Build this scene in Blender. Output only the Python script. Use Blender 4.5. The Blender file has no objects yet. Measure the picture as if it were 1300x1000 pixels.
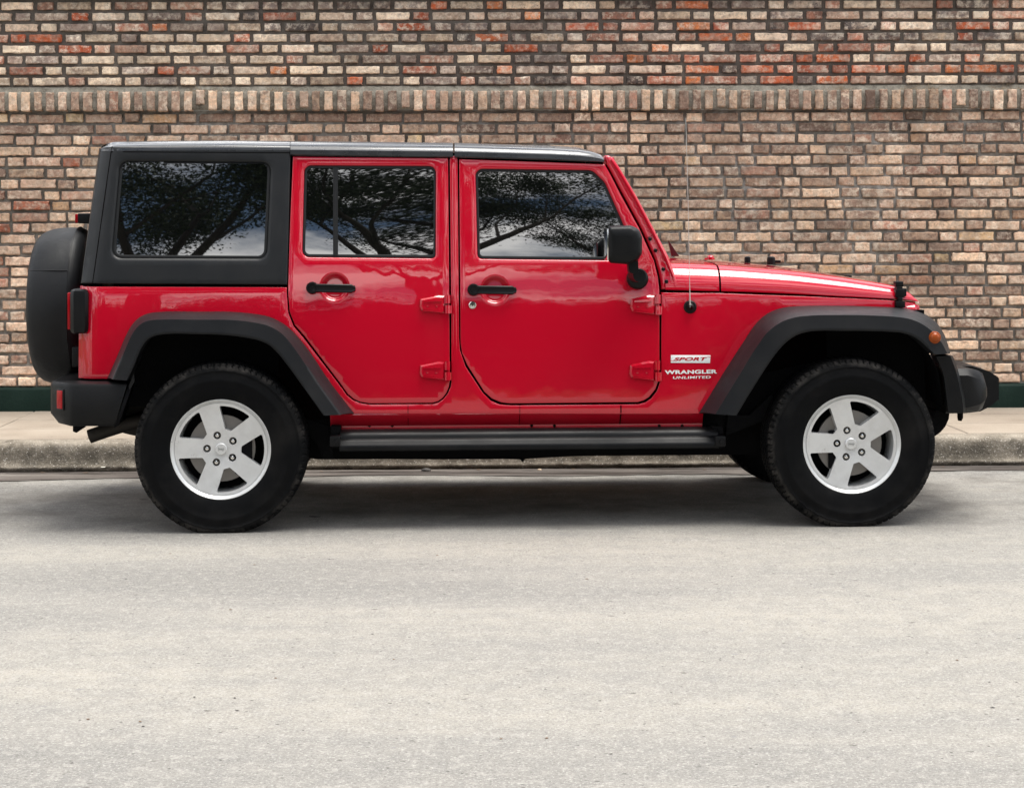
import bpy, bmesh, math, random
import numpy as np
from mathutils import Vector, Matrix
from mathutils.geometry import delaunay_2d_cdt
random.seed(7); rng = np.random.default_rng(7)
S = bpy.context.scene; COL = S.collection; R = math.radians

# ------------------------------------------------------------------ camera
F, HZ, CH, ROLL = 2480.0, 285.0, 1.42, 0.003          # focal (px of a 1300 px wide frame), horizon row, eye height, roll
cd = bpy.data.cameras.new("camera"); cam = bpy.data.objects.new("camera", cd); COL.objects.link(cam)
cd.sensor_width = 36; cd.lens = 36 * F / 1300; cd.shift_y = -(500 - HZ) / 1300; cd.clip_end = 3000; cd.clip_start = 0.05
cam.matrix_world = Matrix.Translation((0, 0, CH)) @ Matrix.Rotation(R(90), 4, 'X') @ Matrix.Rotation(-ROLL, 4, 'Z')
S.camera = cam

# ------------------------------------------------------------------ light: bright overcast noon
S.view_settings.view_transform = 'Standard'; S.view_settings.look = 'None'
S.view_settings.exposure = 0.58; S.view_settings.gamma = 1
SUN_EL, SUN_AZ = R(76), R(82)
CLOUD, SKY_STR = 23.0, 0.10
sun = bpy.data.lights.new("sun", 'SUN'); sun.energy = 4.4; sun.angle = R(40); sun.color = (1, 0.965, 0.90)
so = bpy.data.objects.new("sun", sun); COL.objects.link(so)
sd = Vector((math.sin(SUN_AZ) * math.cos(SUN_EL), math.cos(SUN_AZ) * math.cos(SUN_EL), math.sin(SUN_EL)))
so.rotation_euler = (-sd).to_track_quat('-Z', 'Y').to_euler(); so.location = (0, 0, 30)

def nodes(tree):
    N = tree.nodes; L = tree.links
    def n(t, **k):
        o = N.new(t)
        for a, v in k.items():
            if a in o.inputs.keys(): o.inputs[a].default_value = v
            else: setattr(o, a, v)
        return o
    return N, L, n

W = bpy.data.worlds.new("World"); S.world = W; W.use_nodes = True
N, L, n = nodes(W.node_tree); N.clear()
out = n('ShaderNodeOutputWorld'); bg = n('ShaderNodeBackground'); bg.inputs[1].default_value = SKY_STR
sky = n('ShaderNodeTexSky'); sky.sky_type = 'NISHITA'; sky.sun_disc = False
sky.sun_elevation = SUN_EL; sky.sun_rotation = SUN_AZ; sky.air_density = 1.0; sky.dust_density = 1.0
tc = n('ShaderNodeTexCoord'); sep = n('ShaderNodeSeparateXYZ'); L.new(tc.outputs['Generated'], sep.inputs[0])
zc_ = n('ShaderNodeMath', operation='MAXIMUM'); zc_.inputs[1].default_value = 0.0; L.new(sep.outputs[2], zc_.inputs[0])
za = n('ShaderNodeMath', operation='ADD'); za.inputs[1].default_value = 0.14; L.new(zc_.outputs[0], za.inputs[0])
dv = n('ShaderNodeVectorMath', operation='DIVIDE'); cmb = n('ShaderNodeCombineXYZ')
for i in range(3): L.new(za.outputs[0], cmb.inputs[i])
L.new(tc.outputs['Generated'], dv.inputs[0]); L.new(cmb.outputs[0], dv.inputs[1])
cn = n('ShaderNodeTexNoise'); cn.inputs['Scale'].default_value = 2.6; cn.inputs['Detail'].default_value = 8; cn.inputs['Roughness'].default_value = .58
L.new(dv.outputs[0], cn.inputs['Vector'])
cr = n('ShaderNodeMapRange'); cr.inputs[1].default_value = .43; cr.inputs[2].default_value = .60
L.new(cn.outputs[0], cr.inputs[0])
cb = n('ShaderNodeFloatCurve'); cv_ = cb.mapping.curves[0]; cv_.points[0].location = (0, .40); cv_.points[1].location = (1, .95)
for p_ in ((.16, .62), (.28, .95), (.5, 1.0), (.75, .95)): cv_.points.new(*p_)
cb.mapping.update(); L.new(zc_.outputs[0], cb.inputs['Value'])
cbm = n('ShaderNodeMath', operation='MULTIPLY'); cbm.inputs[1].default_value = CLOUD; L.new(cb.outputs[0], cbm.inputs[0])
ccol = n('ShaderNodeVectorMath', operation='SCALE'); ccol.inputs[0].default_value = (1.0, .985, .965); L.new(cbm.outputs[0], ccol.inputs['Scale'])
mx = n('ShaderNodeMix', data_type='RGBA'); L.new(cr.outputs[0], mx.inputs[0]); L.new(sky.outputs[0], mx.inputs[6]); L.new(ccol.outputs[0], mx.inputs[7])
L.new(mx.outputs[2], bg.inputs[0]); L.new(bg.outputs[0], out.inputs[0])
S.cycles.max_bounces = 8; S.cycles.diffuse_bounces = 4; S.cycles.glossy_bounces = 4; S.cycles.use_denoising = True

# ------------------------------------------------------------------ materials
def mat(name, col=(.5, .5, .5), rough=.5, metal=0., coat=0., ior=1.45, bump=None, spec=.5, coat_rough=.03):
    m = bpy.data.materials.new(name); m.use_nodes = True
    N, L, n = nodes(m.node_tree); p = N['Principled BSDF']
    p.inputs['Base Color'].default_value = (*col, 1); p.inputs['Roughness'].default_value = rough
    p.inputs['Metallic'].default_value = metal; p.inputs['Coat Weight'].default_value = coat; p.inputs['IOR'].default_value = ior
    p.inputs['Coat Roughness'].default_value = coat_rough; p.inputs['Specular IOR Level'].default_value = spec
    if bump:                                            # (scale, distance, strength[, detail])
        t = n('ShaderNodeTexCoord'); q = n('ShaderNodeTexNoise'); q.inputs['Scale'].default_value = bump[0]
        q.inputs['Detail'].default_value = bump[3] if len(bump) > 3 else 3
        b = n('ShaderNodeBump'); b.inputs['Distance'].default_value = bump[1]; b.inputs['Strength'].default_value = bump[2]
        L.new(t.outputs['Object'], q.inputs['Vector']); L.new(q.outputs[0], b.inputs['Height']); L.new(b.outputs[0], p.inputs['Normal'])
        if coat: L.new(b.outputs[0], p.inputs['Coat Normal'])
    return m
def ramp(n, L, src, stops, interp='LINEAR'):
    r = n('ShaderNodeValToRGB'); r.color_ramp.interpolation = interp
    e = r.color_ramp.elements
    while len(e) < len(stops): e.new(.5)
    for i, (p, c) in enumerate(stops):
        e[i].position = p; e[i].color = (*c, 1) if len(c) == 3 else c
    L.new(src, r.inputs[0]); return r.outputs[0]
def noise(n, L, vec, scale, detail=4, rough=.55, out=0):
    q = n('ShaderNodeTexNoise'); q.inputs['Scale'].default_value = scale; q.inputs['Detail'].default_value = detail; q.inputs['Roughness'].default_value = rough
    L.new(vec, q.inputs['Vector']); return q.outputs[out]
def mapr(n, L, src, a, b, c=0., d=1.):
    q = n('ShaderNodeMapRange'); q.inputs[1].default_value = a; q.inputs[2].default_value = b; q.inputs[3].default_value = c; q.inputs[4].default_value = d
    L.new(src, q.inputs[0]); return q.outputs[0]
def mixc(n, L, fac, a, b, mode='MIX'):
    q = n('ShaderNodeMix', data_type='RGBA'); q.blend_type = mode
    for i, v in ((0, fac), (6, a), (7, b)):
        if isinstance(v, (int, float)): q.inputs[i].default_value = v
        elif isinstance(v, tuple): q.inputs[i].default_value = (*v, 1)
        else: L.new(v, q.inputs[i])
    return q.outputs[2]
def mul(n, L, a, b, op='MULTIPLY'):
    q = n('ShaderNodeMath', operation=op)
    for i, v in ((0, a), (1, b)):
        if isinstance(v, (int, float)): q.inputs[i].default_value = v
        else: L.new(v, q.inputs[i])
    return q.outputs[0]

def m_red():
    m = mat("red_paint", (.42, .0027, .0165), .38, 0, 1.0, spec=.02, coat_rough=.02)
    N, L, n = nodes(m.node_tree); p = N['Principled BSDF']
    t = n('ShaderNodeTexCoord')
    b = n('ShaderNodeBump'); b.inputs['Distance'].default_value = .010; b.inputs['Strength'].default_value = .16
    L.new(noise(n, L, t.outputs['Object'], 5.0, 2, .4), b.inputs['Height'])
    L.new(b.outputs[0], p.inputs['Coat Normal']); p.inputs['Coat IOR'].default_value = 1.62
    # faint road dust film low on the body
    d = n('ShaderNodeTexNoise'); d.inputs['Scale'].default_value = 3; d.inputs['Detail'].default_value = 6
    L.new(t.outputs['Object'], d.inputs['Vector'])
    sp = n('ShaderNodeSeparateXYZ'); L.new(t.outputs['Object'], sp.inputs[0])
    low = mapr(n, L, sp.outputs[2], .75, .45, 0, 1)
    f = mul(n, L, low, mapr(n, L, d.outputs[0], .35, .75, .0, .05))
    L.new(mixc(n, L, f, (.42, .0027, .0165), (.28, .22, .18)), p.inputs['Base Color'])
    return m
def m_plastic(name, col, rough, bs=350, bd=.0006, dust=.05, spec=.3):
    m = mat(name, col, rough, spec=spec)
    N, L, n = nodes(m.node_tree); p = N['Principled BSDF']; t = n('ShaderNodeTexCoord')
    b = n('ShaderNodeBump'); b.inputs['Distance'].default_value = bd; b.inputs['Strength'].default_value = .5
    L.new(noise(n, L, t.outputs['Object'], bs, 2), b.inputs['Height']); L.new(b.outputs[0], p.inputs['Normal'])
    f = mapr(n, L, noise(n, L, t.outputs['Object'], 6, 6), .4, .8, 0, dust)
    L.new(mixc(n, L, f, col, (.25, .22, .19)), p.inputs['Base Color'])
    L.new(mapr(n, L, noise(n, L, t.outputs['Object'], 11, 5), .3, .7, rough - .06, rough + .08), p.inputs['Roughness'])
    return m
RED = m_red()
HTOP = m_plastic("hardtop_plastic", (.0058, .0067, .0078), .40, dust=.02, spec=.34)
FLARE = m_plastic("flare_plastic", (.0065, .0073, .0088), .44, dust=.03, spec=.25)
BLACK = m_plastic("black_plastic", (.0032, .0035, .0041), .40, dust=.02, spec=.20)
ROOFM = m_plastic('hardtop_roof_plastic', (.0085, .0095, .011), .28, bs=500, bd=.0001, dust=.02, spec=.55)
ROOFM.node_tree.nodes['Principled BSDF'].inputs['Coat Weight'].default_value = .6
VINYL = m_plastic("vinyl_cover", (.0065, .0072, .0085), .5, 40, .002, dust=.02, spec=.25)
RUBBER = mat("seal_rubber", (.007, .0075, .008), .5, spec=.3)
DARK = mat("dark_underside", (.004, .004, .0045), .8, spec=.1, bump=(14, .01, .5))
GAP = mat("panel_gap", (.002, .001, .001), .9, spec=.05)
GLASS = mat("tinted_glass", (.002, .0023, .0025), .010, ior=2.3, spec=.5)
ALU = mat("silver_alloy", (.64, .645, .64), .36, .5, bump=(60, .0006, .2))
def m_alloy():
    N, L, n = nodes(ALU.node_tree); p = N['Principled BSDF']; t = n('ShaderNodeTexCoord'); o = t.outputs['Object']
    f = mapr(n, L, noise(n, L, o, 9, 7, .7), .42, .68, 0, .26)
    L.new(mixc(n, L, f, (.64, .645, .64), (.30, .285, .265)), p.inputs['Base Color'])
    L.new(mapr(n, L, noise(n, L, o, 14, 5, .6), .3, .7, .26, .48), p.inputs['Roughness'])
m_alloy()
DISC = mat("brake_steel", (.20, .19, .18), .4, .8)
CHROME = mat("chrome", (.75, .74, .72), .14, 1.0)
LENS = mat("red_lens", (.30, .003, .007), .2, 0, 0, spec=.25)
AMBER = mat("amber_lens", (.24, .046, .006), .2, 0, 0, spec=.25)
WHITE = mat("badge_silver", (.72, .74, .73), .35, .1)
WIREM = mat("antenna_steel", (.55, .54, .5), .3, .6)
EXH = mat("exhaust_steel", (.03, .026, .022), .6, .5, bump=(60, .002, .5))
HEADL = mat("headlight_glass", (.6, .62, .63), .05, .3, 1)

def m_tyre():
    m = mat("tyre_rubber", (.0028, .003, .0034), .6, spec=.085)
    N, L, n = nodes(m.node_tree); p = N['Principled BSDF']; t = n('ShaderNodeTexCoord')
    a = n('ShaderNodeAttribute'); a.attribute_name = 'lug'
    f = mul(n, L, a.outputs['Fac'], mapr(n, L, noise(n, L, t.outputs['Object'], 9, 6, .7), .46, .72, 0, .16))
    f2 = mapr(n, L, noise(n, L, t.outputs['Object'], 5, 5), .45, .8, 0, .03)
    L.new(mixc(n, L, mul(n, L, f, f2, 'ADD'), (.0028, .003, .0034), (.30, .27, .24)), p.inputs['Base Color'])
    b = n('ShaderNodeBump'); b.inputs['Distance'].default_value = .002; b.inputs['Strength'].default_value = .35
    L.new(noise(n, L, t.outputs['Object'], 45, 4), b.inputs['Height']); L.new(b.outputs[0], p.inputs['Normal'])
    return m
TYRE = m_tyre()

def m_brick(upper):
    m = mat("old_brick_upper" if upper else "old_brick_lower", rough=.9, spec=.25)
    N, L, n = nodes(m.node_tree); p = N['Principled BSDF']; t = n('ShaderNodeTexCoord'); o = t.outputs['Object']
    a = n('ShaderNodeAttribute'); a.attribute_name = 'rnd'; sp = n('ShaderNodeSeparateColor'); L.new(a.outputs['Color'], sp.inputs[0])
    r1, r2, r3 = sp.outputs
    if upper:
        c1 = ramp(n, L, r1, [(0, (.07, .062, .062)), (.14, (.17, .14, .132)), (.30, (.30, .235, .21)), (.45, (.60, .47, .35)), (.58, (.70, .59, .47)), (.68, (.42, .235, .175)), (.80, (.33, .075, .038)), (.92, (.50, .115, .045)), (1, (.58, .20, .075))])
    else:
        c1 = ramp(n, L, r1, [(0, (.15, .108, .092)), (.2, (.31, .21, .165)), (.42, (.44, .305, .235)), (.64, (.60, .43, .31)), (.82, (.44, .30, .23)), (.88, (.40, .20, .15)), (.94, (.56, .43, .26)), (1, (.38, .13, .08))])
    # blotches inside one brick
    k = noise(n, L, o, 22, 6, .65)
    c2 = mixc(n, L, mapr(n, L, k, .44, .58, 0, .62), c1, mixc(n, L, r2, (.17, .12, .105), (.50, .41, .33)))
    # whitewash / lime bloom
    lime = noise(n, L, o, 10 if upper else 17, 8, .74)
    ms = n('ShaderNodeMapping'); ms.inputs['Scale'].default_value = (1.5, 1, .45); L.new(o, ms.inputs[0])
    big = noise(n, L, ms.outputs[0], .9, 5, .65)
    lf = mul(n, L, mapr(n, L, lime, .50, .60, 0, 1), mapr(n, L, big, .40, .60, .08, .95 if upper else .8))
    c3 = mixc(n, L, mul(n, L, lf, mapr(n, L, r3, 0, 1, .35, 1)), c2, (.66, .61, .54) if upper else (.60, .54, .47))
    blot = mul(n, L, mapr(n, L, noise(n, L, o, 26, 7, .68), .50, .58, 0, .85), mapr(n, L, r3, 0, 1, .15, .9))
    c3 = mixc(n, L, blot, c3, (.70, .63, .54) if upper else (.63, .54, .45))
    blot2 = mul(n, L, mapr(n, L, noise(n, L, o, 19, 7, .7), .54, .62, 0, .75), mapr(n, L, r1, .2, .8, .8, .35))
    c3 = mixc(n, L, blot2, c3, (.17, .105, .085))
    # soot and dark pores
    pores = mapr(n, L, noise(n, L, o, 75, 5, .7), .60, .70, 0, .8)
    soot = mul(n, L, mapr(n, L, noise(n, L, o, 6, 7, .7), .52, .74, 0, .75), mapr(n, L, r2, .1, .9, .2, 1))
    c4 = mixc(n, L, mul(n, L, pores, soot, 'MAXIMUM'), c3, (.055, .048, .046))
    fine = mul(n, L, mapr(n, L, noise(n, L, o, 48, 6, .7), .32, .68, .80, 1.42), mapr(n, L, noise(n, L, o, 1.1, 3, .5), .35, .65, .86, 1.16))
    fine = mul(n, L, fine, mapr(n, L, r2, 0, 1, .70, 1.36)); c5 = n('ShaderNodeVectorMath', operation='SCALE'); L.new(c4, c5.inputs[0]); L.new(fine, c5.inputs['Scale'])
    L.new(mixc(n, L, 1.0, c5.outputs[0], (1.0, .952, .885), 'MULTIPLY'), p.inputs['Base Color'])
    b = n('ShaderNodeBump'); b.inputs['Distance'].default_value = .008; b.inputs['Strength'].default_value = .8
    L.new(mul(n, L, noise(n, L, o, 55, 7, .68), mul(n, L, k, .8), 'ADD'), b.inputs['Height']); L.new(b.outputs[0], p.inputs['Normal'])
    return m
def m_rough(name, stops, s1=6, s2=90, bump=.004, spec=.3, rough=.9, wash=None):
    m = mat(name, rough=rough, spec=spec)
    N, L, n = nodes(m.node_tree); p = N['Principled BSDF']; t = n('ShaderNodeTexCoord'); o = t.outputs['Object']
    f = mul(n, L, mul(n, L, noise(n, L, o, s1, 7, .65), .6), mul(n, L, noise(n, L, o, s2, 5, .7), .4), 'ADD')
    c = ramp(n, L, f, stops)
    if wash:
        ms = n('ShaderNodeMapping'); ms.inputs['Scale'].default_value = (1.5, 1, .45); L.new(o, ms.inputs[0])
        c = mixc(n, L, mul(n, L, mapr(n, L, noise(n, L, ms.outputs[0], .9, 5, .65), .46, .62, 0, .8), mapr(n, L, noise(n, L, o, 20, 6, .7), .4, .6, .2, 1)), c, wash)
    L.new(c, p.inputs['Base Color'])
    b = n('ShaderNodeBump'); b.inputs['Distance'].default_value = bump; b.inputs['Strength'].default_value = .8
    L.new(noise(n, L, o, s2, 6, .7), b.inputs['Height']); L.new(b.outputs[0], p.inputs['Normal'])
    return m
BRK_U, BRK_L = m_brick(True), m_brick(False)
MORT_U = m_rough("mortar_brown", [(.3, (.06, .052, .045)), (.5, (.12, .103, .088)), (.7, (.20, .176, .15))], 5, 120)
MORT_L = m_rough("mortar_grey", [(.3, (.08, .071, .06)), (.5, (.16, .146, .126)), (.7, (.27, .25, .22))], 5, 120, wash=(.42, .405, .375))
MORT_G = m_rough("mortar_ledge", [(.34, (.09, .078, .062)), (.48, (.215, .195, .158)), (.62, (.33, .305, .255))], 14, 90, .012)
GREEN = m_rough("green_paint", [(.25, (.0045, .012, .009)), (.5, (.006, .018, .013)), (.66, (.011, .025, .019)), (.76, (.05, .06, .05))], 4, 60, .002, .16, .6)
COPE = m_rough("coping_stone", [(.3, (.12, .11, .10)), (.6, (.25, .23, .21))], 3, 60)
SLAB = m_rough("pavement_slab", [(.3, (.16, .130, .102)), (.45, (.245, .205, .163)), (.6, (.285, .245, .198)), (.72, (.315, .275, .23))], 2.2, 150, .002)
JOINT = mat("slab_joint", (.09, .075, .062), .95)
LEAF = mat("leaf_green", (.030, .048, .016), .6)
BARK = mat("bark", (.045, .036, .028), .9, bump=(12, .02, .6))
TWIG = mat("dry_twig", (.26, .20, .13), .9)
HEDGE = mat("hedge_green", (.025, .045, .018), .7)
PEB = mat("dark_pebble", (.05, .045, .042), .8, bump=(60, .003, .5))
DLEAF = mat("brown_leaf", (.12, .075, .045), .8)
SOIL = m_rough("verge_grass", [(.3, (.04, .06, .02)), (.6, (.09, .11, .045))], 2, 40)

def m_road():
    m = mat("worn_concrete_road", rough=.85, spec=.35)
    N, L, n = nodes(m.node_tree); p = N['Principled BSDF']; t = n('ShaderNodeTexCoord'); o = t.outputs['Object']
    mp = n('ShaderNodeMapping'); mp.inputs['Scale'].default_value = (.22, 1, 1); L.new(o, mp.inputs[0])
    big = noise(n, L, mp.outputs[0], 1.1, 5, .6)
    mid = noise(n, L, o, 7, 6, .7)
    base = ramp(n, L, big, [(.34, (.156, .150, .138)), (.46, (.198, .188, .170)), (.56, (.230, .216, .190)), (.68, (.258, .240, .208))])
    c = mixc(n, L, mapr(n, L, mid, .40, .64, 0, .5), base, (.140, .136, .129))
    c = mixc(n, L, mapr(n, L, noise(n, L, o, 24, 5, .7), .50, .62, 0, .6), c, (.27, .258, .235))
    c = mixc(n, L, mapr(n, L, noise(n, L, o, 38, 5, .75), .54, .66, 0, .5), c, (.115, .108, .098))
    grit = noise(n, L, o, 95, 4, .85)
    c = mixc(n, L, mapr(n, L, grit, .51, .62, 0, .62), c, (.070, .065, .058))
    c = mixc(n, L, mapr(n, L, noise(n, L, o, 105, 3, .85), .53, .63, 0, .55), c, (.40, .39, .365))
    v = n('ShaderNodeTexVoronoi'); v.inputs['Scale'].default_value = 26; v.inputs['Randomness'].default_value = 1
    wj = n('ShaderNodeVectorMath', operation='ADD'); L.new(o, wj.inputs[0])
    wn = n('ShaderNodeTexNoise'); wn.inputs['Scale'].default_value = 60; wn.inputs['Detail'].default_value = 2; L.new(o, wn.inputs['Vector'])
    ws = n('ShaderNodeVectorMath', operation='SCALE'); L.new(wn.outputs['Color'], ws.inputs[0]); ws.inputs['Scale'].default_value = .02; L.new(ws.outputs[0], wj.inputs[1])
    L.new(wj.outputs[0], v.inputs['Vector'])
    sc = n('ShaderNodeSeparateColor'); L.new(v.outputs['Color'], sc.inputs[0])
    pit = mul(n, L, mapr(n, L, v.outputs['Distance'], .15, .09, 0, 1), mapr(n, L, sc.outputs[0], .66, .70, 0, 1))
    c = mixc(n, L, mul(n, L, pit, .85), c, (.05, .045, .04))
    m3 = n('ShaderNodeMapping'); m3.inputs['Scale'].default_value = (16, 30, 1); L.new(wj.outputs[0], m3.inputs[0])
    v2 = n('ShaderNodeTexVoronoi'); v2.inputs['Scale'].default_value = 1; L.new(m3.outputs[0], v2.inputs['Vector'])
    s2 = n('ShaderNodeSeparateColor'); L.new(v2.outputs['Color'], s2.inputs[0])
    rad = mapr(n, L, s2.outputs[1], 0, 1, .05, .24)
    fl_ = mul(n, L, mul(n, L, rad, v2.outputs['Distance'], 'SUBTRACT'), 14.0); fl_ = mul(n, L, mapr(n, L, fl_, 0, 1, 0, 1), mapr(n, L, s2.outputs[0], .78, .80, 0, .8))
    c = mixc(n, L, fl_, c, mixc(n, L, s2.outputs[2], (.06, .052, .045), (.15, .148, .15)))
    # dark scratches running along the street
    m2 = n('ShaderNodeMapping'); m2.inputs['Scale'].default_value = (3.5, 42, 1); L.new(o, m2.inputs[0])
    scr = mul(n, L, mapr(n, L, noise(n, L, m2.outputs[0], 1, 3, .6), .64, .70, 0, 1), mapr(n, L, noise(n, L, o, 1.7, 3), .45, .62, 0, .5))
    c = mixc(n, L, scr, c, (.10, .094, .088))
    # patchy grime stains, deepened to paint the under-car shade into the road colour
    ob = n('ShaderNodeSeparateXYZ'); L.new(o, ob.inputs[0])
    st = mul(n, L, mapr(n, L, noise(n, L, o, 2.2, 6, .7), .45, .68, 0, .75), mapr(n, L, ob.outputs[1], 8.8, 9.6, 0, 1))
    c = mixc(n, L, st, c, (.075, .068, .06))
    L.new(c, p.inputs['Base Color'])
    b = n('ShaderNodeBump'); b.inputs['Distance'].default_value = .004; b.inputs['Strength'].default_value = .6
    hh = mul(n, L, mul(n, L, grit, .6), mul(n, L, pit, -.5), 'ADD')
    L.new(hh, b.inputs['Height']); L.new(b.outputs[0], p.inputs['Normal'])
    return m
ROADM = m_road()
def m_gutter():
    m = mat("damp_gutter", rough=.6, spec=.5)
    N, L, n = nodes(m.node_tree); p = N['Principled BSDF']; t = n('ShaderNodeTexCoord'); o = t.outputs['Object']
    mp = n('ShaderNodeMapping'); mp.inputs['Scale'].default_value = (.35, 2.5, 1); L.new(o, mp.inputs[0])
    f = noise(n, L, mp.outputs[0], 2.6, 7, .65)
    c = ramp(n, L, f, [(.40, (.022, .017, .015)), (.50, (.052, .042, .036)), (.58, (.11, .095, .083)), (.70, (.19, .175, .155))])
    c = mixc(n, L, mapr(n, L, noise(n, L, o, 180, 3, .8), .52, .7, 0, .6), c, (.14, .12, .10))
    L.new(c, p.inputs['Base Color']); L.new(mapr(n, L, f, .38, .55, .35, .9), p.inputs['Roughness'])
    return m
GUT = m_gutter()
def m_kerb():
    m = mat("kerb_concrete", rough=.92, spec=.25)
    N, L, n = nodes(m.node_tree); p = N['Principled BSDF']; t = n('ShaderNodeTexCoord'); o = t.outputs['Object']
    f = noise(n, L, o, 5, 8, .72)
    c = ramp(n, L, f, [(.34, (.085, .073, .057)), (.46, (.18, .155, .122)), (.58, (.265, .232, .187)), (.70, (.34, .30, .245))])
    ob = n('ShaderNodeSeparateXYZ'); L.new(o, ob.inputs[0])
    band = mul(n, L, mapr(n, L, ob.outputs[2], .020, .045, 0, 1), mapr(n, L, ob.outputs[2], .155, .105, 0, 1))
    gr = mul(n, L, band, mapr(n, L, noise(n, L, o, 6, 9, .8), .40, .56, .12, .95))
    c = mixc(n, L, gr, c, (.092, .08, .063))
    c = mixc(n, L, mapr(n, L, noise(n, L, o, 120, 4, .8), .52, .68, 0, .7), c, (.10, .088, .075))
    c = mixc(n, L, mapr(n, L, noise(n, L, o, 95, 2, .8), .60, .70, 0, .8), c, (.60, .56, .50))
    L.new(c, p.inputs['Base Color'])
    b = n('ShaderNodeBump'); b.inputs['Distance'].default_value = .010; b.inputs['Strength'].default_value = .9
    L.new(noise(n, L, o, 70, 6, .75), b.inputs['Height']); L.new(b.outputs[0], p.inputs['Normal'])
    return m
KERBM = m_kerb()

# ------------------------------------------------------------------ mesh helpers
def link(name, me, m=None, parent=None, smooth=True):
    if m is not None: me.materials.append(m)
    if smooth and len(me.polygons): me.polygons.foreach_set('use_smooth', [True] * len(me.polygons))
    o = bpy.data.objects.new(name, me); COL.objects.link(o)
    if parent is not None: o.parent = parent
    return o
def mk(name, v, f, m=None, parent=None, smooth=True, sharp=None, recalc=True):
    me = bpy.data.meshes.new(name); me.from_pydata([tuple(map(float, q)) for q in v], [], [tuple(map(int, q)) for q in f]); me.update()
    bm = bmesh.new(); bm.from_mesh(me); bmesh.ops.recalc_face_normals(bm, faces=bm.faces) if recalc else None
    if sharp is not None:
        for e in bm.edges:
            if len(e.link_faces) == 2 and e.calc_face_angle() > R(sharp): e.smooth = False
    bm.to_mesh(me); bm.free()
    return link(name, me, m, parent, smooth)
def mirror(o, parent=None, name=None):
    """copy of a side part for the vehicle's far side"""
    me = o.data.copy(); co = np.empty(len(me.vertices) * 3); me.vertices.foreach_get('co', co); co[1::3] *= -1; me.vertices.foreach_set('co', co)
    me.flip_normals(); me.update()
    c = o.copy(); c.data = me; COL.objects.link(c); c.parent = parent if parent is not None else o.parent
    if parent is None: c.location.y = -o.location.y
    return c
class MB:
    def __init__(s): s.v = []; s.f = []
    def add(s, v, f):
        k = len(s.v); s.v += [tuple(q) for q in v]; s.f += [tuple(i + k for i in q) for q in f]; return s
    def box(s, x0, x1, y0, y1, z0, z1, bev=0., seg=2, M=None):
        bm = bmesh.new(); bmesh.ops.create_cube(bm, size=1)
        for q in bm.verts: q.co = Vector(((x0 + x1) / 2 + q.co.x * (x1 - x0), (y0 + y1) / 2 + q.co.y * (y1 - y0), (z0 + z1) / 2 + q.co.z * (z1 - z0)))
        if bev: bmesh.ops.bevel(bm, geom=bm.edges[:], offset=bev, segments=seg, profile=.6, affect='EDGES')
        if M is not None: bm.transform(M)
        bm.verts.index_update(); s.add([q.co[:] for q in bm.verts], [[w.index for w in q.verts] for q in bm.faces]); bm.free(); return s
    def hull(s, pts, bev=0., seg=2):
        bm = bmesh.new()
        for q in pts: bm.verts.new(q)
        bmesh.ops.convex_hull(bm, input=bm.verts[:])
        bmesh.ops.dissolve_limit(bm, angle_limit=R(2), verts=bm.verts[:], edges=bm.edges[:])
        if bev: bmesh.ops.bevel(bm, geom=bm.edges[:], offset=bev, segments=seg, profile=.6, affect='EDGES')
        bm.verts.index_update(); s.add([q.co[:] for q in bm.verts], [[w.index for w in q.verts] for q in bm.faces]); bm.free(); return s
    def tube(s, pts, rad, nseg=8, cap=True):
        pts = [Vector(q) for q in pts]; v = []; f = []; m = len(pts)
        if not hasattr(rad, '__len__'): rad = [rad] * m
        for i, q in enumerate(pts):
            d = (pts[min(i + 1, m - 1)] - pts[max(i - 1, 0)]).normalized()
            a = d.cross(Vector((.13, .21, .97)) if abs(d.z) < .9 else Vector((1, .1, 0))).normalized(); b = d.cross(a)
            for j in range(nseg):
                t = 2 * math.pi * j / nseg; v.append(q + (a * math.cos(t) + b * math.sin(t)) * rad[i])
        for i in range(m - 1):
            for j in range(nseg): f.append((i * nseg + j, i * nseg + (j + 1) % nseg, (i + 1) * nseg + (j + 1) % nseg, (i + 1) * nseg + j))
        if cap: f += [tuple(range(nseg)), tuple(range((m - 1) * nseg, m * nseg))]
        return s.add(v, f)
    def lathe(s, prof, axis='y', nseg=48, c=(0, 0, 0), closed=False):
        v = []; f = []; m = len(prof); c = Vector(c)
        for j in range(nseg):
            t = 2 * math.pi * j / nseg; ca, sa = math.cos(t), math.sin(t)
            for a, r in prof: v.append(c + (Vector((r * ca, a, r * sa)) if axis == 'y' else Vector((a, r * ca, r * sa)) if axis == 'x' else Vector((r * ca, r * sa, a))))
        for j in range(nseg):
            for i in range(m - 1 + (1 if closed else 0)):
                k = (i + 1) % m; f.append((j * m + i, j * m + k, (j + 1) % nseg * m + k, (j + 1) % nseg * m + i))
        return s.add(v, f)
    def loft(s, secs, closed=False, caps=False):
        v = [q for r in secs for q in r]; m = len(secs[0]); f = []
        for i in range(len(secs) - 1):
            for j in range(m - 1 + (1 if closed else 0)): f.append((i * m + j, i * m + (j + 1) % m, (i + 1) * m + (j + 1) % m, (i + 1) * m + j))
        if caps: f += [tuple(range(m)), tuple(range((len(secs) - 1) * m, len(secs) * m))]
        return s.add(v, f)
    def build(s, name, m=None, parent=None, smooth=True, sharp=35, recalc=True): return mk(name, s.v, s.f, m, parent, smooth, sharp, recalc)
def tag(o, label=None, cat=None, group=None, kind=None):
    for k, q in (('label', label), ('category', cat), ('group', group), ('kind', kind)):
        if q: o[k] = q
    return o
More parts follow.
